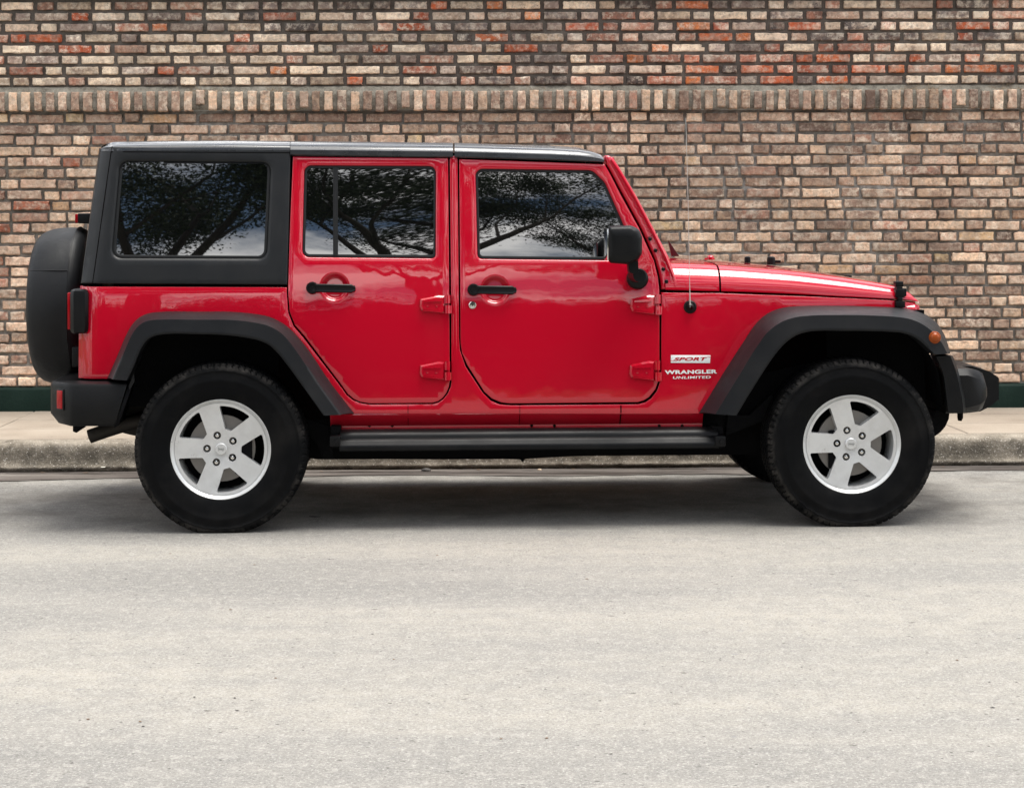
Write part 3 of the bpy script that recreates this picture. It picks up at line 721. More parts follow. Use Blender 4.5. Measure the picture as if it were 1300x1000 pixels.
def grid_pane(name, poly_px, w, yf, parent, st=.0075):
    P = xz(poly_px, w); A = np.array(P); lo_, hi_ = A.min(0), A.max(0); xs = np.arange(lo_[0], hi_[0], st); zs = np.arange(lo_[1], hi_[1], st)
    X, Z = np.meshgrid(xs, zs, indexing='ij'); ins = pip(np.stack([X.ravel(), Z.ravel()], 1), P).reshape(X.shape); idx = -np.ones(X.shape, int); v = []; f = []
    ok = ins[:-1, :-1] & ins[1:, :-1] & ins[1:, 1:] & ins[:-1, 1:]
    def vi(i, j):
        if idx[i, j] < 0: idx[i, j] = len(v); v.append((xs[i], yf(xs[i], zs[j]), zs[j]))
        return idx[i, j]
    for i in range(len(xs) - 1):
        for j in range(len(zs) - 1):
            if ok[i, j]: f.append((vi(i, j), vi(i + 1, j), vi(i + 1, j + 1), vi(i, j + 1)))
    return mk(name, v, f, GLASS, parent)
ZM = loc(500, 268, HW).z
def pane_y(x, z):       # tinted glass, slightly bowed, set behind the rubber seal
    return -HW(0, ZM) + .0135 + (z - ZM) * math.tan(R(9.4)) + .050 * (z - ZM) ** 2 + .0016 * math.sin(x * 5.0 + z * 3)
def grow_px(P, d):
    P = np.array(P, float); sg = 1 if area(P) > 0 else -1; a = P - np.roll(P, 1, 0); b = np.roll(P, -1, 0) - P
    na = np.stack([a[:, 1], -a[:, 0]], 1) / np.linalg.norm(a, axis=1)[:, None]; nb = np.stack([b[:, 1], -b[:, 0]], 1) / np.linalg.norm(b, axis=1)[:, None]
    m_ = na + nb; m_ /= np.linalg.norm(m_, axis=1)[:, None]; return [tuple(q) for q in P + m_ * d * sg / np.maximum((m_ * na).sum(1), .5)[:, None]]
def make_door(label, d_px, w_px, g_px, recess):
    v, f = panel2(xz(grow_px(d_px, .6), HW), [xz(w_px, HW)], lambda x, z: -HW(x, z) + dimple(x, z, recess), r=.0028, rh=.009, thick=.026, step=.026, xp=recess)
    d = mk('door', v, f, RED, car); d['label'] = label
    ins = []
    v, f = panel2(xz([(a, b) for a, b in w_px], HW), [xz(g_px, HW)], lambda x, z: -HW(x, z) + .0085, r=.002, thick=.012, step=.05, seg=.02)
    ins.append(mk('window_seal', v, f, RUBBER, d))
    ins.append(grid_pane('window_pane', w_px, HW, pane_y, d))
    return d, ins
def dimple(x, z, rec):
    """round finger recess behind the handle"""
    cx, cz, rr = rec; q = math.hypot(x - cx, z - cz) / rr
    if q >= 1.12: return 0
    t = min(1, max(0, (1.12 - q) / .34)); return .020 * (t * t * (3 - 2 * t))
def rec_of(px, py): q = loc(px, py, HW); return (q.x, q.z, .060)
rr_, rf_ = rec_of(424.8, 365), rec_of(628.5, 368.5)
# finer skin round the recess: done by adding ring points through the panel's own grid step
rdoor, rins = make_door('rear door with a two-part window', rd_px, rw_px, rg_px, rr_)
fdoor, fins = make_door('front door with mirror and lock', fd_px, fw_px, fg_px, rf_)
# divider bar of the rear window
db = MB(); secs = []
for py in np.linspace(212.5, 324.5, 8):
    row = []
    for px, o_ in ((422.6, .010), (423.2, .001), (428.2, .001), (429.0, .010)):
        q = loc(px, py, HW); row.append((q.x, q.y + o_ + .004, q.z))
    secs.append(row)
div = db.loft(secs).build('window_divider', RUBBER, rdoor); rins.append(div)
def handle(kx, ky, ex, ey, door):
    a, b = loc(kx, ky, HW), loc(ex, ey, HW); y = min(a.y, b.y); hb = MB()
    hb.lathe([(.004, .0285), (-.022, .0285), (-.028, .026), (-.0285, .019), (-.024, .0175), (-.024, .0)], 'y', 28, (a.x, y, a.z))
    secs = []
    for t in np.linspace(0, 1, 12):
        x = a.x + (b.x - a.x) * t; z = a.z + (b.z - a.z) * t; h = .020 if t < .92 else .020 * math.sqrt(max(.1, 1 - ((t - .92) / .085) ** 2)); yo = y - .022 - .010 * math.sin(math.pi * t)
        secs.append([(x, yo + .012, z - h), (x, yo, z - h), (x, yo - .004, z - h * .75), (x, yo - .001, z - h * .45), (x, yo - .001, z + h * .5), (x, yo - .004, z + h * .8), (x, yo, z + h), (x, yo + .012, z + h)])
    hb.loft(secs, True, True)
    hb.box(b.x - .022, b.x - .002, y - .024, y + .012, b.z - .014, b.z + .014, .004)
    return hb.build('door_handle', BLACK, door)
h1 = handle(396.5, 365.3, 451.5, 366.2, rdoor); h2 = handle(601, 367.6, 655.5, 368.2, fdoor)
q = loc(599.8, 387.3, HW)
lock = MB().lathe([(.002, .0175), (-.004, .0175), (-.006, .015), (-.0065, .0)], 'y', 24, q).build('door_lock', CHROME, fdoor)
MB().box(q.x - .0015, q.x + .0015, q.y - .0074, q.y - .005, q.z - .006, q.z + .006).build('keyhole', DARK, fdoor)
def hinge(x0, y0, x1, y1, door):
    """leaf plate narrowing to the rear, with a pressed centre, bolts and a barrel"""
    L_ = lambda u, v_, o: (lambda q: (q.x, q.y - o, q.z))(loc(x0 + u * (x1 - x0), y0 + v_ * (y1 - y0), HW))
    hb = MB()
    base = [(.02, .22), (.62, .02), (.80, .05), (.80, .97), (.06, .82), (0, .62)]
    top = [(.07, .28), (.60, .12), (.755, .13), (.755, .86), (.10, .74), (.06, .58)]
    n_ = len(base); v = [L_(a, b, -.003) for a, b in base] + [L_(a, b, .010) for a, b in base] + [L_(a, b, .016) for a, b in top]
    hb.add(v, [tuple(range(2 * n_, 3 * n_))] + [(k * n_ + i, k * n_ + (i + 1) % n_, (k + 1) * n_ + (i + 1) % n_, (k + 1) * n_ + i) for k in (0, 1) for i in range(n_)])
    # pressed lip above a recessed bolt pad
    pad = [(.12, .40), (.70, .40), (.70, .78), (.12, .70)]; ridge = [(.12, .30), (.70, .20), (.70, .34), (.12, .37)]
    for P, o0, o1 in ((ridge, .014, .022), ([(.10, .80), (.74, .86), (.74, .93), (.10, .84)], .012, .019)):
        v = [L_(a, b, o0) for a, b in P] + [L_(a, b, o1) for a, b in P]; hb.add(v, [(4, 5, 6, 7)] + [(i, (i + 1) % 4, 4 + (i + 1) % 4, 4 + i) for i in range(4)])
    top_, bot = L_(.91, .0, .014), L_(.91, 1.0, .014)
    hb.tube([top_, tuple(np.array(top_) * .55 + np.array(bot) * .45)], .0125, 12); hb.tube([tuple(np.array(top_) * .44 + np.array(bot) * .56), bot], .0135, 12)
    a, b = L_(.84, .05, .0), L_(1.02, .95, .0)
    hb.hull([L_(.80, .1, .0), L_(.80, .45, .0), L_(.80, .1, .014), L_(.80, .45, .014), L_(.93, .1, .02), L_(.93, .45, .02), L_(.93, .1, 0), L_(.93, .45, 0)])
    hb.hull([L_(.92, .58, .0), L_(.92, .98, .0), L_(.92, .58, .02), L_(.92, .98, .02), L_(1.04, .58, .012), L_(1.04, .98, .012), L_(1.04, .58, 0), L_(1.04, .98, 0)])
    h = hb.build('door_hinge', RED, door, sharp=25)
    for u in (.25, .55): MB().lathe([(.002, .0055), (-.003, .005), (-.0035, .0)], 'y', 10, L_(u, .57, .0165)).build('hinge_bolt', RED, door)
    return [h]
hs = []
for a in ((533, 374.5, 572, 398),(533, 458.5, 571.5, 482.5)): hs += hinge(*a, rdoor)
for a in ((800, 374, 838.5, 399.5), (799, 457.5, 838, 483.5)): hs += hinge(*a, fdoor)
# far-side doors (same parts, other side)
for d in (rdoor, fdoor):
    kids = [c for c in d.children]
    fd = mirror(d, car); fd['label'] = d['label'] + ', far side'
    for c in kids: mirror(c, fd)

# ------------------------------------------------------------------ hardtop and roof
ht_px = [(103.6, 359.6), (106, 335), (126.4, 195), (128.6, 188.5), (134, 186.8), (150, 186.6), (368.8, 187.6), (368.8, 198), (366.8, 280), (364.6, 361.6)]
hw_px = rpoly([(152.6, 205.4, 11), (343.4, 207.0, 11), (338.0, 328.2, 11), (141.8, 327.4, 11)])
hg_px = rpoly([(155.8, 209.4, 8), (339.6, 210.6, 8), (334.6, 324.8, 8), (145.6, 323.8, 8)])
HTW = lambda x, z: HW(x, z) + .004
v, f = panel2(xz(ht_px, HTW), [xz(hw_px, HTW)], lambda x, z: -HTW(x, z), r=.006, rh=.016, thick=.05, step=.03)
ht = mk('hardtop', v, f, HTOP, car); mirror(ht)
v, f = panel2(xz(hw_px, HTW), [xz(hg_px, HTW)], lambda x, z: -HTW(x, z) + .0115, r=.002, thick=.014, step=.05, seg=.02)
mirror(mk('window_seal', v, f, RUBBER, ht), ht)
mirror(grid_pane('window_pane', hw_px, HTW, lambda x, z: -HTW(0, ZM) + .0165 + (z - ZM) * math.tan(R(8.9)) + .004 * (z - ZM) ** 2, ht), ht)
# fine groove lines pressed into the side
gr = MB()
for a, b in (((141, 193), (368.5, 194.2)), ((142.5, 186), (141, 193)), ((141, 193), (117.5, 359.5))):
    P = [loc(a[0] + (b[0] - a[0]) * t, a[1] + (b[1] - a[1]) * t, HTW) for t in np.linspace(0, 1, 14)]
    for p, q in zip(P[:-1], P[1:]):
        d = Vector((q.x - p.x, 0, q.z - p.z)).normalized(); nrm = Vector((-d.z, 0, d.x)) * .0018
        gr.add([(p - nrm) + Vector((0, -.0009, 0)), (p + nrm) + Vector((0, -.0009, 0)), (q + nrm) + Vector((0, -.0009, 0)), (q - nrm) + Vector((0, -.0009, 0))], [(0, 1, 2, 3)])
gr.build('hardtop_groove', GAP, ht)
_rx = [128, 134, 142, 190, 290, 340, 575, 700, 735, 752, 761, 767]; _ry = [188, 185, 183.2, 182, 181.4, 182.0, 184.4, 188, 190, 192.6, 195.6, 199.5]
def roof_sec(px, front):
    yt = float(np.interp(px, _rx, _ry)); ed = max(0, (px - 735) / 32) if front else max(0, (140 - px) / 12)
    w1 = lambda x, z: HTW(x, z) - .010; w2 = lambda x, z: HTW(x, z) - .040
    rows = []
    if front:
        yb = float(np.interp(px, [369, 575, 700, 767], [197.8, 200.2, 203.6, 206.4])); h = yb - yt
        rows += [loc(px, yb - .5, lambda x, z: HTW(x, z) - .03), loc(px, yb, lambda x, z: HTW(x, z) + .004), loc(px, yb - .1 * h, lambda x, z: HTW(x, z) + .011), loc(px, yt + .52 * h, lambda x, z: HTW(x, z) + .011), loc(px, yt + .46 * h, lambda x, z: HTW(x, z) + .005), loc(px, yt + .34 * h, lambda x, z: HTW(x, z) - .002), loc(px, yt + .24 * h, lambda x, z: HTW(x, z) - .009)]
    else:
        rows += [loc(px, 192, lambda x, z: HTW(x, z) + .0006), loc(px, 189.2, lambda x, z: HTW(x, z) + .0008), loc(px, yt + 4.6, lambda x, z: HTW(x, z) - .002), loc(px, yt + 3.2, lambda x, z: HTW(x, z) - .008)]
    rows += [loc(px, yt + 1.9, lambda x, z: HTW(x, z) - .018), loc(px, yt + 1.0, lambda x, z: HTW(x, z) - .030), loc(px, yt + .4, lambda x, z: HTW(x, z) - .048), loc(px, yt, lambda x, z: HTW(x, z) - .075)]
    p = rows[-1]; z = p.z
    for w_, dz in ((.52, .010), (.40, .018), (.2, .024), (0, .026)): rows.append(Vector((p.x, -w_, z + dz * (1 - ed))))
    half = rows; full = half + [Vector((q.x, -q.y, q.z)) for q in half[-2::-1]]
    return full
for nm, a, b, fr in (('hardtop_roof', 128, 575.2, 0), ('roof_panel', 577.0, 767, 1)):
    pass
xs = list(np.linspace(128, 142, 5)) + list(np.linspace(150, 368, 14))
MB().loft([roof_sec(p, False) for p in xs]).build('hardtop_roof', ROOFM, ht)
MB().loft([roof_sec(p, True) for p in np.linspace(368.6, 575.0, 14)], caps=True).build('roof_panel', ROOFM, car)
MB().loft([roof_sec(p, True) for p in list(np.linspace(577.2, 735, 10)) + [742, 748, 753, 757, 761, 764, 766, 767]], caps=True).build('roof_panel', ROOFM, car)
# rear wall of the hardtop and tailgate
zt_, zb_ = loc(128, 188, HTW).z, loc(104, 359.6, HTW).z
rw = MB(); secs = []
for z in np.linspace(zb_, zt_, 8):
    x = xrear(z); w_ = HTW(x, z); secs.append([(x, -w_, z), (x - .012, -w_ + .03, z), (x - .02, -w_ + .10, z), (x - .022, 0, z), (x - .02, w_ - .10, z), (x - .012, w_ - .03, z), (x, w_, z)])
rw.loft(secs).build('hardtop_back', HTOP, ht)
x1_, x2_ = xrear(1.22) - .024, xrear(1.68) - .024
pn = MB(); pn.hull([(x1_ + d, y, 1.24) for y in (-.55, .55) for d in (0, .02)] + [(x2_ + d, y, 1.66) for y in (-.50, .50) for d in (0, .02)], .004).build('window_pane', GLASS, ht)
zlow = loc(103, 480, HW).z
tg = MB(); secs = []
for z in np.linspace(zlow, zb_ - .012, 10):
    x = xrear(z); w_ = HW(x, z); secs.append([(x + .004, -w_, z), (x - .010, -w_ + .012, z), (x - .018, -w_ + .05, z), (x - .018, 0, z), (x - .018, w_ - .05, z), (x - .010, w_ - .012, z), (x + .004, w_, z)])
tg.loft(secs).build('tailgate', RED, car)
th = MB(); q = loc(99.3, 452, .60); th.box(q.x - .02, q.x + .05, -.66, -.58, loc(99, 465, .60).z, loc(99, 439.5, .60).z, .008).build('tailgate_hinge', BLACK, car)
# tail lamps: black housings with red lens
for sg in (1, -1):
    a, b = loc(90.2, 367, .70), loc(111, 422.6, .70); tl = MB()
    xs0, xs1 = loc(92.5, 395, .62).x, loc(111, 395, .775).x
    pts = [(xs0 + .012, -.56), (xs0, -.59), (xs0 + .0, -.70), (xs0 + .012, -.755), (xs0 + .03, -.772), (xs1 - .012, -.772), (xs1, -.758), (xs1, -.70), (xs1, -.56)]
    hz0, hz1 = b.z, a.z; secs = []
    for t, ins in ((0, .012), (.03, .004), (.10, 0), (.9, 0), (.97, .004), (1, .012)):
        z = hz0 + (hz1 - hz0) * t; cx = (xs0 + xs1) / 2
        secs.append([(x + (cx - x) * ins / .035, sg * (y + (ins if y < -.7 else 0)), z) for x, y in pts])
    lamp = tl.loft(secs, True, True).build('tail_lamp', BLACK, car)
    MB().box(xs0 - .004, xs0 + .012, min(sg * -.574, sg * -.745), max(sg * -.574, sg * -.745), hz0 + .018, hz1 - .015, .006).build('lamp_lens', LENS, lamp)
# third brake lamp standing above the spare wheel
a, b = loc(100, 271, .0), loc(108.6, 284, .0)
bl = MB().box(a.x + .014, b.x + .10, -.12, .12, b.z, a.z, .008).build('brake_lamp', BLACK, car)
MB().box(a.x, a.x + .016, -.115, .115, b.z + .003, a.z - .004, .005).build('lamp_lens', LENS, bl)

# ------------------------------------------------------------------ windscreen frame (A-pillar)
ap_px = [(767.8, 197.5), (773, 197.4), (779.4, 202), (786.2, 212), (808.4, 249), (831.2, 292), (848.4, 325), (860.2, 358), (861.0, 366.6), (839.8, 367.6), (839.2, 360), (837, 348), (832, 329.5), (822, 306.5), (813.4, 288), (789.4, 244), (775.6, 218), (769.6, 207.5)]
APW = lambda x, z: HW(min(x, XC), z) - .004
v, f = panel2(xz(ap_px, APW), [], lambda x, z: -APW(x, z), r=.011, thick=.06, step=.02, seg=.012)
ap = mk('windscreen_frame', v, f, RED, car); mirror(ap)
# raised outer rib along the frame's front edge
P1 = [(776, 203), (786, 218), (806, 251), (828, 293), (845, 327), (855, 352)]
rib = MB(); rib.tube([tuple(loc(a, b, APW) + Vector((0, -.001, 0))) for a, b in P1], [.006, .009, .009, .010, .010, .006], 8); mirror(rib.build('frame_rib', RED, car))
jt = MB(); a, b = loc(820.2, 303.0, APW), loc(833.2, 295.2, APW); dd = Vector((.001, 0, .0016))
jt.add([a - dd + Vector((0, -.0012, 0)), a + dd + Vector((0, -.0012, 0)), b + dd + Vector((0, -.0108, 0)), b - dd + Vector((0, -.0108, 0))], [(0, 1, 2, 3)]); jt.build('frame_joint', GAP, car)
for bx, by in ((825.2, 303.4), (832.2, 318), (842, 341.8), (846, 357.4)):
    q = loc(bx, by, APW); mirror(MB().lathe([(.003, .0098), (-.004, .0092), (-.0075, .006), (-.0075, 0)], 'y', 16, q).build('frame_bolt', BLACK, car))
a0, a1 = loc(776, 206, APW), loc(850, 345, APW)
ws = MB(); ws.loft([[(a.x, y * abs(a.y) * .97, a.z + .0) for y in np.linspace(-1, 1, 9)] for a in (a0, a1)]); wso = ws.build('windscreen', GLASS, car)
hd = MB(); a = loc(773, 200, APW); hd.box(a.x - .03, a.x + .03, -abs(a.y) + .01, abs(a.y) - .01, a.z - .035, a.z + .004, .012).build('windscreen_header', RED, car)

# ------------------------------------------------------------------ bonnet (hood) and cowl
_hx = [848, 870, 898, 945, 1000, 1030, 1070, 1115, 1134, 1146, 1158, 1166, 1168]
_top = [325, 326.6, 328.4, 331, 335.6, 339.2, 344.6, 352, 356, 359.2, 366.5, 377, 383]
_rdg = [333.4, 334.0, 335.0, 337.8, 342.2, 345.6, 350.8, 357.4, 360.6, 363.4, 370, 379, 383]
_edg = [367.4, 368, 368.8, 370, 372.2, 373.8, 376, 378.2, 379, 379.8, 381, 382.6, 384.5]
def hood_sec(px, wk=1.0):
    e = loc(px, float(np.interp(px, _hx, _edg)), HW); W_ = -e.y
    wr = W_ * .80; rg = loc(px, float(np.interp(px, _hx, _rdg)), wr); x = e.x
    # far crest seen over the ridge: height at the centre line
    d = ray(px, float(np.interp(px, _hx, _top))); t = (T - CAM).dot(E2) / d.dot(E2); zc = (CAM + d * t).z
    zc = max(zc, rg.z + .004); zr = rg.z
    dz = zr - e.z; row = []
    for th in np.linspace(0, math.pi / 2, 12):          # shoulder: vertical at the edge, flat at the ridge
        row.append((x, -(wr + (W_ - wr) * math.cos(th) ** .8 if th < math.pi / 2 - 1e-6 else -wr) if False else -(wr + (W_ - wr) * (math.cos(th) ** .9 if th < 1.57 else 0)), e.z + dz * math.sin(th) ** .92))
    for u in (.62, .45, .25, 0): row.append((x, -W_ * u, zr + (zc - zr) * (1 - (u / .80) ** 2)))
    low = [(x, -(W_ - .012), e.z - .004)]
    half = low + row; return half + [(a, -b, c) for a, b, c in half[-2::-1]]
hood = MB().loft([hood_sec(p) for p in list(np.linspace(915.6, 1130, 16)) + [1138, 1146, 1152, 1158, 1162, 1165, 1167]]).build('bonnet', RED, car, sharp=50)
cowl = MB().loft([hood_sec(p) for p in np.linspace(845, 913.2, 8)]).build('cowl', RED, car, sharp=50)
zin = loc(913, 369, .7); MB().loft([[(a, b * .985, c - .012) for a, b, c in hood_sec(p)] for p in (850, 905, 912, 914, 917, 925)]).build('cowl_gap', GAP, car)
eb = MB(); eb.box(XC + .05, XF - .06, -.56, .56, .95, 1.04); eb.hull([(XC + .04, s_ * w_, z) for s_ in (-1, 1) for w_ in (.69,) for z in (.6, 1.07)] + [(XF - .06, s_ * .575, z) for s_ in (-1, 1) for z in (.85, .98)]); eb.build('engine_bay', GAP, car, smooth=False, sharp=None)
def hood_pt(px, py, w): return loc(px, py, w)
nz = MB(); q = loc(902, 328.4, .30); nz.lathe([(-.004, .018), (.010, .017), (.016, .010), (.018, 0)], 'z', 16, (q.x, q.y, q.z)); nz.box(q.x - .03, q.x + .02, q.y - .01, q.y + .01, q.z - .006, q.z + .004, .003); nz.build('washer_nozzle', RED, car)
for px, hgt, w_ in ((949, .022, .016), (979, .032, .022)):
    q = loc(px, 331.4 + (px - 949) * .08, -.12); kb_ = MB(); kb_.lathe([(-.01, w_), (hgt * .5, w_), (hgt * .85, w_ * .9), (hgt, w_ * .5), (hgt, 0)], 'z', 18, (q.x, q.y, q.z + .002))
    if px > 960: kb_.box(q.x + .01, q.x + .05, q.y - .008, q.y + .008, q.z, q.z + .014, .004)
    kb_.build('bonnet_stop', BLACK, car)
# wiper and far mirror seen past the frame
wp = MB(); a, b, c = loc(848.5, 305, -.15), loc(862.5, 325.4, -.15), loc(853, 325.4, -.15)
wp.hull([tuple(a + Vector((0, d, 0))) for d in (0, .03)] + [tuple(b + Vector((0, d, 0))) for d in (0, .03)] + [tuple(c + Vector((0, d, 0))) for d in (0, .03)], .002).build('wiper_arm', mat('dark_red_trim', (.05, .004, .008), .4), car)
# bonnet latch
lx = MB(); q0 = loc(1141, 360, HW); 
for y0, y1, w_, o0, o1 in ((357.2, 364, 10, .0, .030), (364, 371, 8, .006, .034), (367, 377.5, 11, .012, .042), (377, 383, 6, .010, .03), (382, 390.5, 12, .0, .034)):
    A, B = loc(1141.5 - w_ / 2, y0, HW), loc(1141.5 + w_ / 2, y1, HW); yb = -.62 if y0 < 370 else max(A.y, B.y)
    yb = max(A.y, B.y) + (.02 if y0 < 372 else .004); lx.box(A.x, B.x, yb - o1, yb - o0 + .02, B.z, A.z, .005)
A, B = loc(1147, 366, HW), loc(1150, 376, HW); lx.box(A.x - .02, B.x, A.y - .02, A.y + .01, B.z, A.z, .004)
mirror(lx.build('bonnet_latch', BLACK, car, sharp=25))
# grille plate with seven slots, headlights
gw = .60; zg0, zg1 = .72, loc(1166, 383, .6).z
go = [(-gw, zg0 + .05), (-gw + .05, zg0), (gw - .05, zg0), (gw, zg0 + .05), (gw, zg1 - .03), (gw - .03, zg1), (-gw + .03, zg1), (-gw, zg1 - .03)]
slots = [[(c - .022, zg0 + .06), (c + .022, zg0 + .06), (c + .022, zg1 - .05), (c - .022, zg1 - .05)] for c in np.arange(-3, 4) * .075]
v, f = panel2(go, slots, lambda x, z: 0., r=.012, rh=.004, thick=.04, step=.05)
gvv = [(XF - d, -y, z) for y, d, z in v]; grille = mk('grille', gvv, f, RED, car)
MB().box(XF - .08, XF - .045, -.5, .5, zg0 + .02, zg1 - .02).build('grille_mesh', GAP, car)
for sg in (-1, 1): MB().lathe([(.0, .098), (.014, .095), (.02, .085), (.03, .05), (.034, 0)], 'x', 32, (XF - .004, sg * .43, .87)).build('headlight', HEADL, car)

# ------------------------------------------------------------------ wheel-arch flares
def crom(P, m):
    P = np.array(P, float); d = np.r_[0, np.cumsum(np.sqrt(((P[1:] - P[:-1]) ** 2).sum(1)))]; t = np.linspace(0, d[-1], m); o = []
    for a in range(2):
        x = P[:, a]; mm = np.gradient(x, d); k = np.clip(np.searchsorted(d, t, 'right') - 1, 0, len(d) - 2); h = d[k + 1] - d[k]; s = (t - d[k]) / h
        o.append((2 * s**3 - 3 * s**2 + 1) * x[k] + (s**3 - 2 * s**2 + s) * h * mm[k] + (-2 * s**3 + 3 * s**2) * x[k + 1] + (s**3 - s**2) * h * mm[k + 1])
    return np.stack(o, 1)
def pl(P, m):     # piecewise smooth, by stations
    return crom(P, m)
def flare(outer, ridge, inner, name, wo, m=72, wi=.937, wr=.922):
    A, B, C = pl(outer, m), pl(ridge, m), pl(inner, m); secs = []
    for a, b, c in zip(A, B, C):
        O = loc(a[0], a[1], wo); Rg = loc(b[0], b[1], wr); I = loc(c[0], c[1], wi)
        O2 = O + Vector((0, .03, 0)); n1 = (Rg - O); n2 = (I - Rg)
        bul = Vector((0, -.006, .004))
        row = [O2, O + Vector((0, .0, 0)), O + n1 * .10 + bul * .6, O + n1 * .35 + bul * 1.2, O + n1 * .65 + bul * 1.0, O + n1 * .88 + bul * .5, Rg + Vector((0, -.003, 0)), Rg + n2 * .10 + Vector((0, -.003, 0)), Rg + n2 * .4, Rg + n2 * .8, Rg + n2 * .95 + Vector((0, .001, 0)), I + Vector((0, .006, 0)), I + Vector((0, .03, 0)), I + Vector((0, .12, 0))]
        secs.append([tuple(q) for q in row])
    mb = MB().loft(secs)
    for s_ in (secs[0], secs[-1]): mb.add(s_, [tuple(range(len(s_)))])
    return mb.build(name, FLARE, car, sharp=60)
ro = [(136, 480.5), (150, 449), (160, 425.5), (165, 416), (171, 408), (179, 401.5), (189, 397.6), (204, 395.8), (250, 395.5), (300, 396), (322, 398.2), (340, 401.6), (356, 408.4), (370, 418.6), (384, 434), (420, 486), (450, 525)]
rr = [(143.4, 481.5), (156.4, 450), (166, 428), (170.5, 420), (176, 413.4), (183, 408.8), (192, 406.4), (206, 405.6), (250, 405.8), (300, 406.6), (321, 409), (339, 413), (354, 420.4), (366, 432), (378, 448), (403, 486), (432, 526.5)]
ri = [(161.5, 483), (170.5, 463), (178, 444.6), (181.5, 438.6), (186, 432.6), (192, 428.4), (200, 425.8), (212, 424.2), (250, 424.4), (290, 426), (313, 429), (329, 432.6), (341, 438), (352, 448), (363, 461.6), (388, 496), (410.5, 527.5)]
OW = lambda x, z: HW(x, min(z, 1.2)) - .002
fl = flare(ro, rr, ri, 'wheel_arch_flare', OW); mirror(fl)
fo = [(887, 524.5), (904, 496.6), (920, 470.4), (945, 432), (958, 412.6), (968, 402.4), (980, 394.8), (996, 390.2), (1020, 388.4), (1060, 388), (1110, 389), (1140, 390.6), (1163, 394.4), (1177.6, 400.6), (1188, 408.6), (1199, 425), (1206.6, 448.5)]
fr_ = [(908, 525.6), (925, 498), (941, 472), (962, 438), (975, 421), (984, 413.6), (996, 406.8), (1011, 402.4), (1030, 400.4), (1060, 399.8), (1106, 400.4), (1134, 401.8), (1154, 404.6), (1169, 410.4), (1181, 418.6), (1194, 433), (1202.6, 449)]
fi = [(935.5, 527.4), (950, 503), (964, 480.6), (980, 456.4), (990, 443.4), (1000, 433.4), (1012, 425.6), (1026, 421.4), (1042, 420), (1068, 420.2), (1100, 420.4), (1126, 421.2), (1146, 423), (1158, 426.6), (1168, 433), (1178, 442), (1186, 450)]
def OWF(x, z): return max(.60, HW(min(x, XF), min(z, 1.2)) - .002)
ff = flare(fo, fr_, fi, 'wheel_arch_flare', OWF); mirror(ff)
# lower front extension (air deflector) of the front flare
ex = MB(); secs = []
for t in np.linspace(0, 1, 9):
    xo = np.interp(t, [0, .3, .8, 1], [1209.6, 1217.6, 1225.4, 1226]); yo = 451.5 + t * (524.5 - 451.5); xi = np.interp(t, [0, .3, 1], [1188.5, 1198, 1204]); yi = 452.5 + t * (523.5 - 452.5)
    a, b = loc(xo, yo, .86), loc(xi, yi, .90); ac = loc(xo - 3, yo, .905)
    secs.append([tuple(a + Vector((-.02, .35, 0))), tuple(a), tuple(ac), tuple(b), tuple(b + Vector((0, .03, 0)))])
exo = ex.loft(secs, caps=True).build('flare_extension', BLACK, car); mirror(exo)
for P, w0, w1 in ((ri, .80, .42), (fi + [(1190.5, 458), (1198, 474), (1202, 500), (1204, 522)], .80, .42)):
    A = crom(P, 56); secs = []; il = MB()      # liners inside the openings
    for a in A:
        q = loc(a[0], a[1], .92); q2 = loc(a[0], a[1] - 2, .92); secs.append([(q.x, -.815, q.z + .004), (q2.x, -.60, q2.z + .012), (q2.x, -.40, q2.z + .012)])
    mirror(il.loft(secs).build('wheel_arch_liner', DARK, car))
ms = MB(); secs = []      # loose rear edge strip between rear flare and bumper
for (a, b) in (((183, 438), (178, 452)), ((177, 456), (170, 470)), ((170, 474), (163.5, 490)), ((171, 484), (164, 496))):
    p, q = loc(*a, .90), loc(*b, .91); secs.append([tuple(p), tuple(q), tuple(q + Vector((0, .05, 0)))])
mirror(ms.loft(secs).build('arch_edge_trim', BLACK, car))
# amber side marker
q = loc(1186.6, 428.4, .925); mk_ = MB().lathe([(.010, .029), (-.004, .029), (-.008, .0265), (-.009, .0225)], 'y', 28, q).build('side_marker', AMBER, ff)
sm = MB().lathe([(-.006, .0235), (-.014, .019), (-.019, .010), (-.020, 0)], 'y', 24, q).build('marker_lens', AMBER, car); mirror(sm); mirror(mk_, None)

